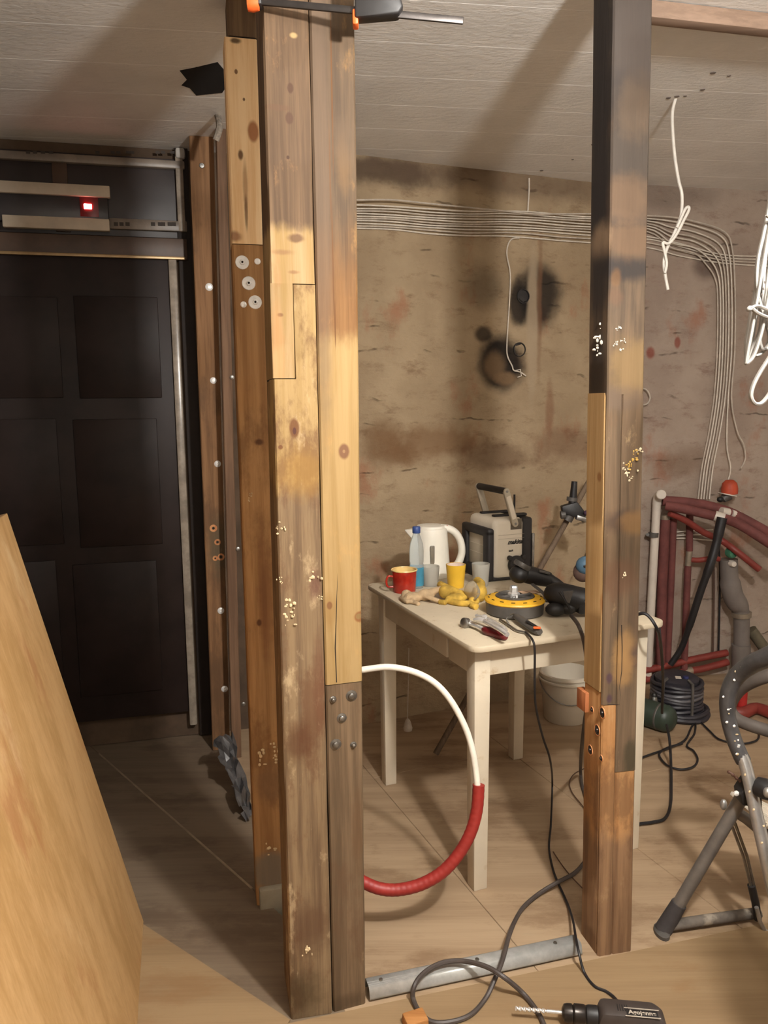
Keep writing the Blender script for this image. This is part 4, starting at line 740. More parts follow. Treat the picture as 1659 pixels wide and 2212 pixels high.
# knife
t = thing('utility_knife', 'grey cutter knife with an orange button pointing at the table front edge', 'knife', gp(1145, 1356))
obj('knife_body', M().tube(smooth([gp(1114, 1330, .020), gp(1130, 1342, .018), gp(1150, 1356, .015), gp(1166, 1366, .013)], 4), [.010, .012, .013, .014, .0145, .015, .015, .0155, .016, .016, .0155, .014, .010], 12, flat=.75), toolgrey, t)
obj('knife_inlay', M().tube(smooth([gp(1138, 1342, .030), gp(1152, 1350, .027), gp(1164, 1358, .024)], 4), .006, 8, flat=.5), toolblack, t)
obj('orange_button', M().box(gp(1160, 1356, .0285), (.022, .010, .006), tu * .8 - tv * .5, tv * .8 + tu * .5), orange, t, bev=.002)
t = thing('hex_key', 'small dull bent key with a hook beside the cutter knife', 'key', gp(1100, 1350))
obj('key_shank', M().tube(smooth([gp(1080, 1338, .006), gp(1098, 1350, .006), gp(1116, 1362, .006), gp(1134, 1366, .006)], 4), .0042, 8), dull, t)
obj('key_hook', M().tube(smooth([gp(1100, 1348, .008), gp(1094, 1338, .022), gp(1100, 1330, .03), gp(1110, 1326, .03)], 4), .0022, 7), dull, t)
# ---------------------------------------------------------------- behind the table
pole = timber('pole_wood', rgb(92, 76, 62), rgb(116, 98, 80), 2)
sp0, sp1 = ony(1140, 1275, 3.42), ony(1292, 1005, 3.62); dd = (sp1 - sp0).normalized(); foot = sp0 - dd * (sp0.z / dd.z) + V((0, 0, .0))
t = thing('prop_pole', 'grey pole leaning on the wall behind the table with a black clamp on it', 'pole', foot)
obj('shaft', M().tube([foot + dd * .02, sp0, sp1], .013, 10), pole, t)
def K(x, y, Y=3.50): return ony(x, y, Y)
obj('clamp_body', M().prism([(-.05, 0), (.02, .02), (.062, -.035), (.05, -.075), (.012, -.05), (-.045, -.03)], K(1238, 1094, 3.47), (1, 0, 0), (0, 0, 1), -.04), toolblack, t, bev=.005)
obj('clamp_sleeve', M().tube([K(1224, 1124), K(1231, 1112)], .024, 14), toolgrey, t); obj('clamp_upright', M().tube([K(1236, 1100), K(1238, 1075), K(1241, 1040)], [.022, .017, .013], 10), toolblack, t)
obj('clamp_collar', M().tube([K(1235, 1082), K(1236, 1074)], .024, 12), toolgrey, t); obj('clamp_knob', M().lathe([(.001, -.012), (.018, -.010), (.018, .010), (.001, .012)], K(1216, 1112, 3.48), (1, 0, .1), 14), toolgrey, t); obj('clamp_knob', M().ball(K(1267, 1108, 3.46), (.013, .013, .012), 12), plain('knob_violet', rgb(70, 50, 70), .5), t)
obj('clamp_jaw', M().box(K(1256, 1120, 3.47), (.05, .03, .022), (1, 0, -.3), (0, 1, 0)), dull, t, bev=.004)
bl_ = ony(1268, 1225, 3.44)
t = thing('respirator', 'blue and brown breathing mask hanging on the wall behind the right post', 'mask', bl_)
obj('filter_cap', M().ball(bl_ + V((-.005, 0, .008)), (.046, .036, .042), 16), plain('mask_blue', rgb(86, 118, 140), .5, 0, .12, 20.), t)
obj('mask_body', M().ball(bl_ + V((-.012, .018, -.026)), (.046, .034, .046), 16), plain('mask_brown', rgb(98, 76, 66), .7, 0, .15, 20.), t)
obj('vent_slot', M().box(bl_ + V((-.008, -.034, .012)), (.034, .008, .012), (1, .1, .1), (0, 1, 0)), toolblack, t, bev=.003)
obj('hanger', M().tube([bl_ + V((-.01, .02, .03)), wl(1268, 1190, .0)], .003, 6), toolblack, t)
bk = onz(1226, 1566); S = bk.y / F; bk = bk + V((.01, .085, 0))
t = thing('bucket', 'white plastic bucket on the floor behind the table, under its far edge', 'bucket', bk)
bw_ = plain('bucket_white', rgb(206, 196, 178), .45, 0, .06, 6.)
obj('bucket_body', M().lathe([(.098, 0), (.102, .004), (.122, .215), (.128, .218), (.128, .232), (.119, .234), (.117, .218), (.098, .008), (.001, .008)], bk, n=40), bw_, t)
obj('bucket_rim', M().lathe([(.125, .195), (.131, .198), (.131, .206), (.125, .208)], bk, n=40, cap=False), bw_, t)
hp = [bk + V((.130 * math.cos(a), -.128 * math.sin(a) * .9, .205 - .10 * math.sin(a))) for a in [math.pi * k / 16 for k in range(17)]]
obj('bucket_handle', M().tube(hp, .0028, 7), dull, t)
# dangling cord with a pale plug under the table
dk = tz_(880, 1440, .66)
t = thing('dangling_plug', 'grey thread with a pale plug hanging under the table in the shadow', 'plug', ony(881, 1570, 3.25))
obj('thread', M().tube([ony(883, 1400, 3.25), ony(882, 1480, 3.25), ony(880, 1552, 3.25)], .0022, 6), cab2, t); obj('plug', M().lathe([(.006, .04), (.012, .03), (.020, .0), (.018, -.012), (.001, -.014)], ony(881, 1572, 3.25), n=14), cab2, t)
# hoop of white pipe in a red sleeve
Yh = 1.99
t = thing('pipe_hoop', 'hoop of white plastic pipe with a red corrugated sleeve leaning between the posts', 'pipe', onz(880, 1935))
def hpp(x, y): # the hoop leans back from the floor
    k = min(1.0, max(0.0, (1930 - y) / 490)); return ony(x, y, 2.03 + .09 * k)
wp = [hpp(*q) for q in ((700, 1478), (740, 1455), (790, 1446), (840, 1441), (890, 1450), (935, 1472), (970, 1508), (1000, 1560), (1018, 1610), (1028, 1665), (1032, 1720), (1030, 1760))]
obj('white_pipe', M().tube(smooth(wp, 6), .0092, 12), plain('pipe_white', rgb(226, 218, 204), .35, 0, .05, 20.), t)
rp_ = smooth([hpp(*q) for q in ((1034, 1695), (1030, 1750), (1016, 1800), (990, 1846), (955, 1884), (910, 1910), (860, 1922), (815, 1918), (770, 1896), (730, 1862), (700, 1820))], 16)
obj('red_sleeve', M().tube(rp_, [.0168 + (.0005 if k % 4 < 2 else 0) for k in range(len(rp_))], 12), plain('sleeve_red', rgb(146, 42, 36), .5, 0, .1, 20.), t)
# galvanised track on the floor
k0, k1 = onz(800, 2168), onz(1262, 2067); kx = (k1 - k0).normalized(); ky = V((-kx.y, kx.x, 0)); Lk = (k1 - k0).length
zinc = plain('zinc', rgb(172, 172, 168), .35, .3, .12, 40., .1, 60.)
t = thing('metal_track', 'galvanised steel channel lying on the floor between the posts', 'channel', (k0 + k1) / 2)
wk = .050; a0 = k0 - kx * .0 + ky * .004
m = M(); hk = .03; th = .0012
prof = [(0, .006), (.0, .010), (.006, .031), (.012, .034), (wk - .010, .034), (wk - .004, .031), (wk, .004)]
vs = [a0 + kx * (s_ * (Lk - .004)) + ky * b + V((0, 0, z)) for s_ in (0, 1) for b, z in prof]; n = len(prof)
m.add(vs, [(i, i + 1, n + i + 1, n + i) for i in range(n - 1)]); o = obj('channel_profile', m, zinc, t); md = o.modifiers.new('th', 'SOLIDIFY'); md.thickness = th; md.offset = 1
for f in (.012, .018, .026): obj('pressed_rib', M().box(a0 + kx * Lk * .17 + ky * f + V((0, 0, .0345)), (Lk * .34, .0022, .0018), kx, ky), zinc, t)
for q in (.06, .5, .88): obj('track_screw', M().lathe([(.006, 0), (.005, .003), (.002, .0035)], a0 + kx * Lk * q + ky * .026 + V((0, 0, .0345)), n=12), dull, t)
# ---------------------------------------------------------------- cords on the floor
def cord(name, label, px, r, mat, zf=None, k=8):
    pts = []
    for q in px:
        if len(q) == 2: p = onz(q[0], q[1], r + .006)
        elif len(q) == 3: p = onz(q[0], q[1], r + q[2])
        else: p = ony(q[0], q[1], q[3])
        pts.append(p)
    return tag(obj(name, M().tube(smooth(pts, k), r, 8), mat, loc=pts[0]), label, 'cord')
TKZ = .040
cord('flex_cable', 'thin dark cord dropping over the table front and across the floor to the drill', [(1136, 1366, 0, tz_(1136, 1366, ZT + .007).y), (1150, 1382, 0, tz_(1150, 1382, ZT + .008).y), (1155, 1405, 0, 2.22), (1155, 1480, 0, 2.23), (1158, 1530, 0, 2.26), (1172, 1590, 0, 2.34), (1188, 1640, 0, 2.42), (1193, 1690, .10), (1190, 1780, .02), (1186, 1830), (1194, 1876), (1204, 1904), (1216, 1930), (1228, 1958, .006), (1238, 1990, .03), (1243, 2020, .046), (1250, 2056, .044), (1262, 2100, .008), (1284, 2130), (1310, 2142), (1330, 2158, .01), (1345, 2182, .03)], .0036, black)
cord('flex_cable', 'black cord from the black tool dropping past the table edge beside the right post', [(1234, 1330, 0, tz_(1234, 1345).y - .03), (1250, 1352, 0, tz_(1250, 1380).y - .01), (1262, 1390, 0, 2.26), (1268, 1440, 0, 2.28), (1270, 1500, 0, 2.34), (1258, 1600, 0, 2.40), (1254, 1660, .06), (1258, 1700, .0), (1268, 1730), (1284, 1790), (1274, 1840), (1258, 1868), (1238, 1888, .008), (1204, 1906, .020), (1165, 1930, .008), (1132, 1958, .01), (1114, 1986, .03), (1100, 2020, .044), (1092, 2050, .046), (1084, 2078, .044), (1072, 2108, .036), (1048, 2158), (1010, 2196), (950, 2210), (915, 2196), (893, 2160, .01), (896, 2128, .04), (918, 2100, .046), (955, 2080, .048), (1000, 2076, .052), (1050, 2088, .062), (1090, 2112, .056), (1130, 2146, .012), (1160, 2184), (1176, 2216), (1186, 2250)], .0062, plain('cord_grey', rgb(70, 62, 58), .5, 0, .15, 30.))
cord('flex_cable', 'thin brown lead lying across the floor to the steel channel', [(1195, 1840), (1215, 1870), (1240, 1900), (1290, 1950)], .002, plain('lead_brown', rgb(80, 56, 40), .6))
cord('flex_cable', 'black cord of the green cylinder making a loop on the floor', [(1440, 1566, .13), (1446, 1596, .11), (1449, 1640, .03), (1450, 1690), (1448, 1740), (1436, 1768), (1410, 1776), (1380, 1780), (1340, 1790)], .0055, black)
cord('flex_cable', 'dark looping lead under the cable reel', [(1330, 1650), (1370, 1642), (1410, 1628), (1450, 1614), (1480, 1598), (1494, 1570), (1502, 1562), (1500, 1585), (1484, 1610), (1498, 1622), (1507, 1640), (1498, 1656), (1470, 1662), (1440, 1652), (1424, 1630), (1440, 1616), (1474, 1606)], .0045, black)
cord('flex_cable', 'thin dark lead curling from the reel towards the ladder tube', [(1514, 1560), (1534, 1580), (1552, 1596), (1580, 1604), (1610, 1606), (1636, 1598), (1638, 1582), (1624, 1574)], .0042, black)
cord('flex_cable', 'fine lead in a loose hook beside the foot of the right post', [(1262, 1660), (1240, 1672), (1230, 1690), (1236, 1712), (1256, 1738), (1280, 1770)], .002, bpy.data.materials['lead_brown'])
cord('flex_cable', 'black cable draped over the right corner of the table', [(1370, 1330, 0, 2.36), (1390, 1325, 0, 2.34), (1404, 1334, 0, 2.33), (1416, 1352, 0, 2.32), (1424, 1372, 0, 2.36), (1430, 1420, 0, 2.6), (1432, 1480, 0, 2.9), (1430, 1540, 0, 3.1)], .0052, black)
# drill
zd = .036
t = thing('drill', 'dark electric drill with a long bit lying at the bottom right', 'drill', onz(1330, 2200))
def dp(x, y, z=zd): return onz(x, y, z)
d0, d1 = dp(1112, 2178), dp(1402, 2204); dx = (d1 - d0).normalized(); dy = V((-dx.y, dx.x, 0))
def da(s_, w=0, z=zd): return V((d0.x, d0.y, 0)) + dx * s_ + dy * w + V((0, 0, z))
Ld = (d1 - d0).length; sc_ = Ld / 290
bit = smooth([da(0), da(50 * sc_), da(86 * sc_), da(100 * sc_)], 10)
m = M(); nb = 40
for k in range(nb + 1):
    a = k / nb * math.pi * 7; ss = k / nb * 72 * sc_; rr_ = .0052 if k < nb - 3 else .0046
    for q in range(8):
        b = 2 * math.pi * q / 8; rad = rr_ * (1.0 if q % 4 < 2 else .55) * (.3 if k == 0 else 1); m.v.append(da(ss) + dy * (math.cos(a + b) * rad) + V((0, 0, math.sin(a + b) * rad)))
for k in range(nb):
    for q in range(8): m.f.append((k * 8 + q, k * 8 + (q + 1) % 8, (k + 1) * 8 + (q + 1) % 8, (k + 1) * 8 + q))
obj('drill_bit', m.tube([da(70 * sc_), da(110 * sc_)], .0045, 10), chrome, t)
obj('chuck', M().lathe([(.010, 0), (.019, .005), (.021, .014), (.021, .024), (.018, .026), (.022, .030), (.022, .052), (.020, .056), (.012, .060)], da(103 * sc_), dx, 24), plain('chuck_dark', rgb(54, 48, 44), .3, .6), t)
obj('neck', M().lathe([(.020, 0), (.022, .006), (.022, .026)], da(156 * sc_), dx, 20), toolblack, t)
def dprism(name, ol, w0, w1, mat, z0, bev):
    return obj(name, M().prism(ol, da(0, w0, z0), dx, (0, 0, 1), w1), mat, t, bev=bev)
casing = plain('drill_case', rgb(62, 54, 50), .5, 0, .12, 20.)
obj('casing', M().prism([(178 * sc_, 0), (186 * sc_, .030), (300 * sc_, .030), (322 * sc_, .016), (326 * sc_, -.010), (322 * sc_, -.036), (186 * sc_, -.036)], da(0, .030, zd), dx, (0, 0, 1), .060), casing, t, bev=.012)
obj('rear_handle', M().tube([da(300 * sc_, -.01, zd - .004), da(318 * sc_, -.07, zd - .006), da(330 * sc_, -.13, zd - .006)], [.024, .022, .022], 14, flat=.9), casing, t)
for k in range(5): obj('vent_slot', M().box(da((222 + 5 * k) * sc_, -.004, zd + .0302), (.0022, .020, .0012), dx, dy), toolblack, t)
cen = da(272 * sc_, -.016, zd + .0302); pl_ = plain('plate_grey', rgb(176, 166, 152), .45)
obj('name_plate', M().box(cen, (.072, .020, .0008), dx, dy), toolblack, t, bev=.0003)
for w in (-.0125, .0125): obj('plate_line', M().box(cen + dy * w + V((0, 0, .0004)), (.080, .0022, .0012), dx, dy), pl_, t)
for o in list(bpy.data.objects):
    if o.parent and o.parent.name == 'floor_grinder' and o.name.split('.')[0] in ('yellow_ring', 'ring_slot', 'cup_disc', 'disc_nut', 'disc_spoke', 'pale_paper'): o.location.z += .014
text('plate_lettering', 'Agojenne', cen + V((0, 0, .0006)), dx, dy, .0165, pl_, t, 0, .0005)
# orange wood chip
wc = onz(900, 2196, .012)
tag(obj('wood_block', M().box(onz(897, 2205, .016), (.055, .040, .028), (.9, .35, 0), (-.35, .9, .1)), timber('chip', rgb(150, 100, 54), rgb(178, 126, 74), 0), loc=wc, bev=.004), 'small orange-brown wood block on the floor at the bottom edge', 'wood block')
# ================================================================ LEANING PLYWOOD SHEETS
pa = onz(310, 1990, .006); pb2 = onz(8, 1114, 0)
bd = V((.10, -.38, 0)).normalized(); nn = V((bd.y, -bd.x, 0)); nn = nn if nn.x < 0 else -nn
# lean: find the tilt that puts the far top corner on its sight line, for a 1.25 m sheet
best = min(range(5, 40), key=lambda d: abs((lambda P: CX + F * P.x / P.y)(pa + nn * (1.25 * math.sin(math.radians(d))) + V((0, 0, 1.25 * math.cos(math.radians(d))))) - 12))
up = nn * math.sin(math.radians(best)) + V((0, 0, math.cos(math.radians(best))))
pm = timber('leaning_ply', rgb(160, 124, 78), rgb(182, 146, 100), 2, rough=.6, gscale=.35, bs=.06, dirt=[(rgb(150, 100, 62), 5., .54, .6), (rgb(206, 178, 138), 4., .56, .45), (rgb(140, 92, 54), 26., .74, .5)], offs=4.)
th_ = .018; on_ = bd.cross(up).normalized(); on_ = on_ if on_.x > 0 else -on_
pa2 = pa + bd * .0
t = thing('plywood_sheet', 'large plywood sheet leaning to the left in the left foreground', 'plywood', pa + bd * .75)
ps = [pa2 + bd * a + up * b for a, b in ((0, 0), (1.25, 0), (1.25, 1.25), (0, 1.25))]
obj('face_veneer', M().hexa([p - on_ * .0035 for p in ps] + ps), pm, t, bev=.0008, seg=1)
obj('sheet_core', M().hexa([p - on_ * th_ for p in ps] + [p - on_ * .0035 for p in ps]), timber('ply_edge', rgb(120, 90, 58), rgb(150, 116, 78), 2), t, bev=.0008, seg=1)
s0 = V((.775, 1.28, .006))  # unseen sheet, added to block the lamp and shade the floor corner
t = thing('plywood_sheet', 'unseen plywood sheet added beyond the right edge to throw the dark corner shadow', 'plywood', s0 + V((.4, .1, 0)))
sx_ = V((.98, .2, 0)).normalized(); sn_ = V((-sx_.y, sx_.x, 0)); su = (V((0, 0, 1)) + sn_ * -.03).normalized()
ps = [s0 + sx_ * a + su * b for a, b in ((0, 0), (1.2, 0), (1.2, 1.25), (0, 1.25))]
obj('sheet_core', M().hexa(ps + [p + sn_ * th_ for p in ps]), pm, t, bev=.001, seg=1)
# film at the jamb foot
film2 = plain('plastic_film', rgb(82, 80, 80), .35, 0, .35, 18., .6, 24.)
m = M(); random.seed(2); q = []; NI, NK = 11, 6
for i in range(NI + 1):
    f = i / NI
    for k in range(NK + 1):
        g_ = k / NK; x = 458 + 72 * f + (44 - 24 * f) * g_ + random.uniform(-4, 4); y = 1596 + 178 * f - 14 * g_ + random.uniform(-7, 7)
        p = ony(x, y, 3.0 - .36 * f + .10 * g_ + random.uniform(-.03, .03)); p.z = max(p.z, .004); q.append(p)
m.add(q, [(i * (NK + 1) + k, i * (NK + 1) + k + 1, (i + 1) * (NK + 1) + k + 1, (i + 1) * (NK + 1) + k) for i in range(NI) for k in range(NK) if not (k == 0 and i % 4 == 1)])
o = obj('plastic_film', m, film2, loc=onz(500, 1760), flat=True); md = o.modifiers.new('t', 'SOLIDIFY'); md.thickness = .0008
tag(o, 'crumpled greyish plastic film at the foot of the dark post by the door', 'film')
# ================================================================ PIPES ON THE RIGHT
redf = plain('foam_red', rgb(104, 56, 52), .8, 0, .2, 14., .3, 60.); redp = plain('pipe_red', rgb(126, 50, 42), .5, 0, .15, 14.); pvc = plain('pvc_white', rgb(206, 196, 184), .4, 0, .06, 12.)
drain = plain('drain_grey', rgb(112, 104, 98), .6, 0, .12, 8.); brassy = plain('fitting', rgb(150, 138, 122), .4, .5, .15, 20.)
def PW(x, y, off): return wr(x, y, off)
def pipe(name, label, px, off, r, mat, cat='pipe', k=5, n=12, straight=False):
    pts = [PW(q[0], q[1], q[2] if len(q) > 2 else off) for q in px]
    pts = pts if straight else smooth(pts, k)
    return tag(obj(name, M().tube(pts, r, n), mat, loc=pts[-1]), label, cat)
t = thing('vertical_pipe', 'white plastic pipe on the wall just right of the post, with an elbow on top', 'pipe', PW(1396, 1470, .06))
obj('pipe_run', M().tube([PW(1419, 1086, .06), PW(1405, 1340, .06), PW(1399, 1462, .06)], .021, 14), pvc, t)
obj('elbow', M().tube(smooth([PW(1419, 1090, .06), PW(1421, 1074, .062), PW(1427, 1068, .09), PW(1429, 1068, .13)], 5), .0225, 14), pvc, t); obj('end_cap', M().lathe([(.0245, 0), (.0245, .012), (.020, .016), (.001, .016)], PW(1428, 1068, .125), nr * .8 - ur * .4, 18), pvc, t)
obj('pipe_clip', M().tube([PW(1412, 1150, .06), PW(1411.5, 1160, .06)], .026, 14), toolgrey, t); obj('clip_screw', M().tube([PW(1399, 1155, .0), PW(1399, 1155, .07)], .009, 8), toolgrey, t)
def redpipe(label, px, off, r, fit=(), mat=redf, name='vertical_pipe'):
    pts = [PW(x, y, off) for x, y in px]; t = thing(name, label, 'pipe', pts[-1]); obj('insulation', M().tube(pts, r, 14), mat, t)
    for (x, y, x2, y2) in fit: obj('fitting', M().tube([PW(x, y, off), PW(x2, y2, off)], r * .92, 12), brassy, t)
    return t
redpipe('red insulated pipe, first of the two right beside the white one', [(1437, 1122), (1431, 1250), (1425, 1470)], .06, .026, [(1436, 1112, 1437, 1122)])
redpipe('slimmer red insulated pipe, second to the right of the white one', [(1455, 1120), (1450, 1250), (1440, 1468)], .06, .018, [(1455, 1110, 1455, 1120)])
t = redpipe('red insulated pipe standing alone with a side branch, third from the white one', [(1490, 1110), (1489, 1190)], .07, .018)
obj('insulation', M().tube([PW(1486, 1222, .07), PW(1482, 1320, .07), PW(1478, 1445, .07)], .018, 14), redf, t); obj('tee_joint', M().tube([PW(1489, 1190, .07), PW(1486, 1222, .07)], .016, 12), brassy, t)
obj('branch', M().tube(smooth([PW(1490, 1209, .07), PW(1510, 1210, .08), PW(1540, 1206, .10), PW(1553, 1208, .10)], 5), .014, 12), redp, t)
def slope(label, px, r, white=(), mat=redf):
    pts = smooth([PW(*q) for q in px], 5); t = thing('sloping_pipe', label, 'pipe', pts[0]); obj('insulation', M().tube(pts, r, 14), mat, t)
    for (a, b, rr) in white: obj('bare_pipe', M().tube([PW(*a), PW(*b)], rr, 12), pvc, t)
    return t
slope('red foam pipe sloping to the right edge, uppermost of the bundle', [(1430, 1082, .06), (1490, 1086, .10), (1550, 1098, .14), (1600, 1118, .20), (1690, 1168, .30)], .026, [((1558, 1104, .19), (1574, 1107, .19), .021), ((1580, 1109, .19), (1597, 1113, .19), .020)])
slope('red foam pipe sloping to the right edge, with a pale bare length in its middle', [(1438, 1092, .13), (1480, 1100, .18), (1540, 1114, .24), (1570, 1122, .28), (1610, 1140, .36), (1690, 1192, .48)], .024, [((1544, 1114, .248), (1564, 1120, .27), .0255)])
slope('thin red pipe under the foam pipes sloping steeply down to the right', [(1446, 1108, .12), (1480, 1124, .13), (1520, 1150, .13), (1556, 1166, .13), (1590, 1190, .2), (1640, 1230, .24)], .017, (), redp)
for (px, lab) in (([(1392, 1448), (1440, 1438), (1500, 1424), (1570, 1410)], 'upper red pipe running low along the wall behind the reel'), ([(1392, 1468), (1440, 1458), (1482, 1450), (1520, 1444), (1572, 1430)], 'lower red pipe running low along the wall behind the reel')):
    pts = [PW(x, y, .07) for x, y in px]; t = thing('floor_pipe', lab, 'pipe', pts[0]); obj('pipe_run', M().tube(smooth(pts, 4), .019, 12), redp, t)
    if 'lower' in lab: obj('fitting', M().tube([PW(1478, 1451, .07), PW(1494, 1448, .07)], .021, 12), brassy, t)
t = thing('drain_pipe', 'fat grey plastic drain pipe with a swan bend near the right edge', 'pipe', PW(1602, 1470, .10))
obj('upper_run', M().tube(smooth([PW(1574, 1208, .12), PW(1576, 1250, .12), PW(1584, 1288, .12), PW(1598, 1312, .12), PW(1601, 1330, .12)], 5), [.045] * 6 + [.052] * 8 + [.050, .046, .043, .042, .042, .042, .042], 18), drain, t)
obj('collar', M().tube([PW(1602, 1322, .12), PW(1602, 1332, .12)], .050, 18), brassy, t); obj('lower_run', M().tube([PW(1602, 1330, .12), PW(1602, 1400, .12), PW(1600, 1480, .12)], .040, 18), drain, t); obj('lower_collar', M().tube([PW(1601, 1392, .12), PW(1601, 1440, .12)], .048, 18), drain, t)
obj('branch', M().tube([PW(1606, 1420, .12), PW(1650, 1445, .2)], .044, 16), drain, t)
obj('stub', M().tube([PW(1622, 1360, .08), PW(1654, 1404, .10)], .03, 12), plain('stub_olive', rgb(96, 88, 70), .7), t)
for (x, y, r_, m_, lab) in ((1582, 1194, .030, plain('cap_green', rgb(60, 110, 84), .5), 'green round valve cap above the grey drain pipe'), (1583, 1218, .017, pvc, 'small white round cap just under the green one')):
    tag(obj('valve_cap', M().lathe([(r_, -.02), (r_ * 1.02, 0), (r_ * .8, .012), (.001, .014)], PW(x, y, .17), nr, 18), m_, loc=PW(x, y, .17)), lab, 'cap')
t = thing('orange_valve', 'orange domed cap with a pale ring over a dark stem near the right edge', 'valve', PW(1574, 1060, .1))
obj('dome', M().lathe([(.040, -.036), (.042, -.01), (.036, .020), (.020, .036), (.001, .038)], PW(1576, 1052, .1), (-.05, 0, 1), 20), plain('cap_orange', rgb(172, 66, 38), .6), t)
obj('ring', M().box(PW(1571, 1068, .11), (.075, .06, .006), (.97, .1, -.2), (-.1, 1, 0)), pvc, t, bev=.002); obj('stem', M().tube([PW(1572, 1070, .1), PW(1565, 1076, .1), PW(1561, 1080, .1)], [.030, .022, .018], 12), toolgrey, t); obj('stem_knob', M().ball(PW(1556, 1079, .12), (.018, .016, .015), 12), toolblack, t)
pipe('hose', 'black hose hanging diagonally from the sloping pipes down to the reel', [(1560, 1118, .30), (1555, 1140, .30), (1546, 1180, .30), (1532, 1226, .30), (1512, 1282, .28), (1490, 1350, .25), (1472, 1400, .22), (1448, 1436, .20)], .25, [.024] * 8 + [.021] * 9 + [.018] * 9 + [.015] * 10, black, 'hose')
pipe('flex_cable', 'thin black lead hanging straight down beside the grey drain', [(1553, 1170, .05), (1555, 1240, .04), (1554, 1330, .04), (1552, 1408, .04)], .18, .005, black, 'cord')
pipe('flex_cable', 'thin brown lead hanging between the red pipe and the drain', [(1542, 1215, .05), (1542, 1300, .05), (1540, 1410, .05)], .05, .005, plain('lead_dark', rgb(84, 62, 50), .6), 'cord')
pipe('flex_cable', 'thin dark wire crossing from the white pipe down towards the reel', [(1425, 1352, .2), (1430, 1400, .24), (1434, 1450, .30), (1438, 1470, .34)], .2, .0035, black, 'cord')
for k, (ya, yb_) in enumerate(((1150, 1144), (1158, 1153), (1163, 1164))):
    pipe('wall_cable', '%s white cable crossing behind the red pipes' % ('upper', 'middle', 'lower')[k], [(1455, ya, .012), (1490, (ya + yb_) / 2, .012), (1540, yb_ + 2 * k, .012)], .012, .004, cab, 'cable')
t = thing('red_stand', 'small bright red post and pipe on the floor behind the curved tube, right edge', 'stand', onz(1605, 1548))
obj('upright', M().tube([ony(1606, 1474, 3.6), ony(1602, 1530, 3.6)], .022, 12), plain('bright_red', rgb(170, 40, 36), .5), t); obj('foot_pipe', M().tube(smooth([onz(1578, 1536, .03), onz(1605, 1540, .03), onz(1636, 1530, .03), onz(1690, 1552, .03)], 4), .028, 12), redp, t)
# cable reel
rc = onz(1478, 1562); rc = rc + V((0, .11, 0)); S = rc.y / F
t = thing('cable_reel', 'stack of coiled black cable on a drum on the floor behind the table leg', 'cable reel', rc)
coal = plain('coil_black', rgb(44, 42, 48), .45, 0, .2, 40.); coal2 = plain('coil_grey', rgb(78, 76, 80), .4, 0, .2, 40.)
def ring(z, R_, r_, mat, name='coil_turn', dx=0):
    pts = [rc + V((dx + math.cos(a) * R_, math.sin(a) * R_, z + .004 * math.sin(3 * a + z * 90))) for a in [2 * math.pi * k / 36 for k in range(36)]]
    return obj(name, M().tube(pts, r_, 8, closed=True), mat, t)
for k in range(9): ring(.016 + .0185 * k, .112 if k > 2 else .122 - .003 * k, .0105, coal2 if k in (5, 6) else coal)
ring(.016, .132, .013, coal, dx=.012); ring(.036, .130, .011, coal, dx=.012)
obj('drum', M().lathe([(.10, .0), (.10, .185), (.085, .195), (.03, .197), (.001, .197)], rc, n=32), coal, t)
obj('drum_label', M().box(rc + V((-.012, -.045, .199)), (.026, .034, .002), (1, -.25, 0), (.25, 1, 0)), pvc, t); obj('blue_socket', M().lathe([(.014, .195), (.013, .206), (.001, .207)], rc + V((.022, -.05, 0)), n=14), plain('socket_blue', rgb(44, 48, 92), .5), t)
for a in (3.85, 4.95): obj('tie_band', M().tube([rc + V((math.cos(a) * .126, math.sin(a) * .126, .008)), rc + V((math.cos(a) * .126, math.sin(a) * .126, .10)), rc + V((math.cos(a) * .122, math.sin(a) * .122, .19)), rc + V((math.cos(a) * .09, math.sin(a) * .09, .199))], .007, 8), toolgrey, t)
# green cylinder
g1 = onz(1468, 1594); rg = .062; ga = V((-.62, .70, 0)).normalized(); gc = g1 + V((-.02, .05, rg))
t = thing('gas_cylinder', 'dark green cylinder lying on the floor in front of the reel', 'cylinder', gc + ga * .2 - V((0, 0, rg)))
obj('tank', M().lathe([(.001, -.012), (rg * .55, -.010), (rg * .86, .004), (rg, .026), (rg, .40), (rg * .8, .44), (rg * .3, .46)], gc, ga, 28), plain('tank_green', rgb(46, 58, 48), .45, 0, .15, 14.), t)
obj('seam_band', M().lathe([(rg * 1.0, .05), (rg * 1.02, .052), (rg * 1.02, .058), (rg, .06)], gc, ga, 28, cap=False), toolgrey, t)
tc_ = onz(1411, 1556); t = thing('steel_flask', 'narrow shiny metal flask just right of the front table leg', 'flask', tc_)
obj('flask_body', M().lathe([(.019, 0), (.020, .004), (.020, .10), (.015, .118)], tc_, n=20), dull, t); obj('flask_top', M().lathe([(.013, .116), (.013, .128), (.008, .134), (.001, .134)], tc_, n=16), toolblack, t)
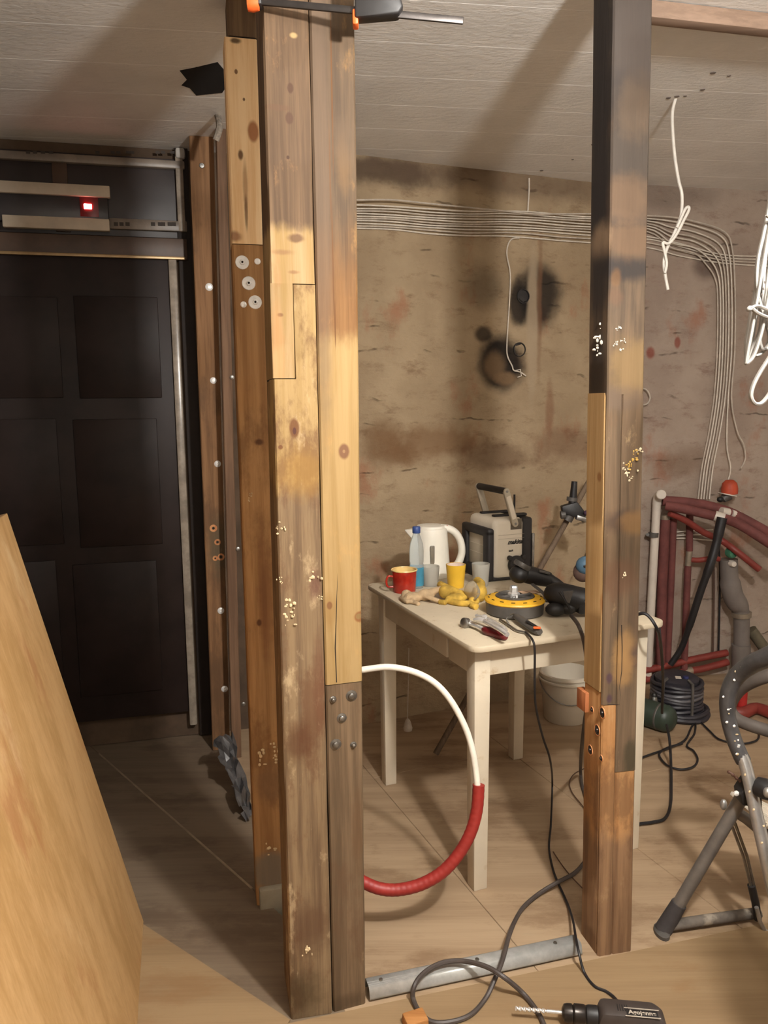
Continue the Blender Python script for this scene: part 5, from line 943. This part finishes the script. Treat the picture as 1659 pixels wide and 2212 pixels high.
# ================================================================ STEP LADDER with a padded hoop
tubem = plain('ladder_grey', rgb(118, 112, 106), .4, .35, .15, 20.); bright = plain('ladder_steel', rgb(178, 176, 172), .28, .7, .12, 26.); pad = plain('hoop_pad', rgb(74, 72, 72), .35, .2, .2, 30., .2, 60.)
foot1 = onz(1428, 2014)
t = thing('step_ladder', 'folding step ladder with a padded grey hoop, speckled with plaster, at the right edge', 'ladder', foot1)
def Ld_(x, y, Y): return ony(x, y, Y)
hp_ = smooth([Ld_(1700, 1400, 1.86), Ld_(1659, 1419, 1.90), Ld_(1622, 1436, 1.95), Ld_(1590, 1462, 1.99), Ld_(1573, 1500, 2.0), Ld_(1572, 1542, 2.0), Ld_(1582, 1586, 1.99), Ld_(1598, 1628, 1.97), Ld_(1606, 1644, 1.965)], 6)
obj('hoop_pad', M().tube(hp_, [.026 - .006 * min(1, k / 30) for k in range(len(hp_))], 16), pad, t, label='dark padded hoop')
far = smooth([Ld_(1720, 1450, 2.22), Ld_(1659, 1460, 2.26), Ld_(1610, 1480, 2.32), Ld_(1584, 1506, 2.36), Ld_(1576, 1530, 2.38), Ld_(1590, 1552, 2.36), Ld_(1625, 1568, 2.32), Ld_(1700, 1590, 2.25)], 6)
obj('hoop_pad', M().tube(far, .020, 14), plain('pad_brown', rgb(86, 78, 72), .6, 0, .15, 20.), t, label='dull far side of the hoop')
rail = smooth([Ld_(1598, 1624, 1.97), Ld_(1612, 1660, 1.95), Ld_(1632, 1750, 1.91), Ld_(1652, 1840, 1.87), Ld_(1672, 1930, 1.83), Ld_(1720, 2120, 1.74)], 5)
obj('front_rail', M().tube(rail, .0165, 14), bright, t)
hg = Ld_(1606, 1716, 2.0); ft = foot1 + V((.018, .0, .03))
obj('rear_leg', M().tube([hg, ft], .0175, 14), tubem, t)
obj('hinge_bracket', M().prism([(-.022, -.030), (.030, -.042), (.030, -.010), (.004, .036), (-.004, .036), (-.026, .004)], Ld_(1612, 1706, 1.965) + V((0, .02, 0)), (1, 0, .1), (-.1, 0, 1), .045), toolblack, t, bev=.004)
obj('hinge_bolt', M().lathe([(.007, 0), (.007, .004), (.003, .006)], Ld_(1590, 1713, 1.955), (0, -1, 0), 12), steel, t)
obj('cross_tube', M().tube([Ld_(1588, 1752, 2.03), Ld_(1612, 1768, 2.02), Ld_(1690, 1832, 1.98)], .0155, 12), tubem, t); obj('tube_end', M().ball(Ld_(1563, 1738, 2.04), (.010, .010, .016), 10), bright, t)
for dx in (0, 9): obj('spreader_rod', M().tube([Ld_(1578 + dx, 1776, 2.02), Ld_(1606 + dx * .9, 1850, 2.04), Ld_(1622 + dx * .8, 1915, 2.06)], .0042, 8), dull, t)
f2 = onz(1640, 2000)
obj('spreader_sleeve', M().tube([Ld_(1623, 1912, 2.06), Ld_(1632, 1950, 2.07), Ld_(1637, 1985, 2.08)], .011, 10), toolblack, t); obj('sleeve_edge', M().tube([Ld_(1634, 1960, 2.045), Ld_(1642, 1992, 2.05), Ld_(1652, 2010, 2.05), Ld_(1690, 2030, 2.03)], .006, 8), bright, t)
fb = onz(1640, 1966, .03); bb_ = (fb - ft); dirty = plain('bar_dirty', rgb(96, 88, 80), .8, 0, .3, 20., .4, 50., dirt=(rgb(150, 140, 126), 12., .58))
obj('base_bar', M().tube([ft + V((.01, 0, -.008)), ft.lerp(fb, .5) + V((0, 0, -.008)), fb + V((0, 0, -.008))], .0165, 10, flat=.9), dirty, t)
obj('rubber_foot', M().tube([ft + (hg - ft).normalized() * .07, ft + (hg - ft).normalized() * .02, ft - V((.012, 0, .022))], [.021, .023, .024], 12), plain('rubber_dark', rgb(62, 58, 58), .7, 0, .2, 20.), t); obj('foot_plate', M().lathe([(.034, -.006), (.034, .004), (.020, .010), (.001, .011)], foot1 + V((.0, -.005, .006)), n=16, sx=.6), toolgrey, t)
obj('step_tread', M().box(Ld_(1668, 1772, 2.08), (.16, .20, .012), (1, .15, -.55), (-.12, 1, 0)), plain('tread_white', rgb(206, 196, 180), .5), t, bev=.003)
for k in range(11): obj('tread_rib', M().box(Ld_(1668, 1772, 2.08) + V((.0, -.095 + .019 * k, .0095)) + V((.004, 0, 0)), (.155, .006, .006), (1, .15, -.55), (-.12, 1, 0)), bpy.data.materials['tread_white'], t)
obj('side_knob', M().lathe([(.024, -.02), (.027, 0), (.024, .02), (.010, .024)], Ld_(1652, 1704, 1.90), (.6, -.8, 0), 16), toolblack, t); obj('knob_cap', M().ball(Ld_(1658, 1712, 1.875), (.012, .012, .014), 10), bright, t)
ch = [Ld_(1572, 1666, 1.98), Ld_(1580, 1671, 1.97), Ld_(1588, 1678, 1.97), Ld_(1596, 1685, 1.97), Ld_(1604, 1690, 1.97)]
obj('twisted_chain', M().tube(smooth(ch, 5), [.003, .004, .005, .004, .003] * 4 + [.004], 8), plain('rust_chain', rgb(92, 62, 48), .6), t)
random.seed(21)
for k in range(26):
    i = random.randint(8, len(hp_) - 6); p = hp_[i]; a = random.uniform(0, 1); d_ = (C0 - p).normalized() + V((random.uniform(-.9, .9), 0, random.uniform(-.9, .9))); obj('plaster_fleck', M().ball(p + d_.normalized() * .0225, (random.uniform(.002, .005), .002, random.uniform(.002, .004)), 6), plast if k % 2 else steel, t)
for k in range(8):
    p = rail[6 + k * 2] if 6 + k * 2 < len(rail) else rail[-1]; d_ = ((C0 - p).normalized() + V((random.uniform(-.8, .8), 0, .1))).normalized(); obj('plaster_fleck', M().ball(p + d_ * .0165, (.004, .002, .004), 6), plast, t)
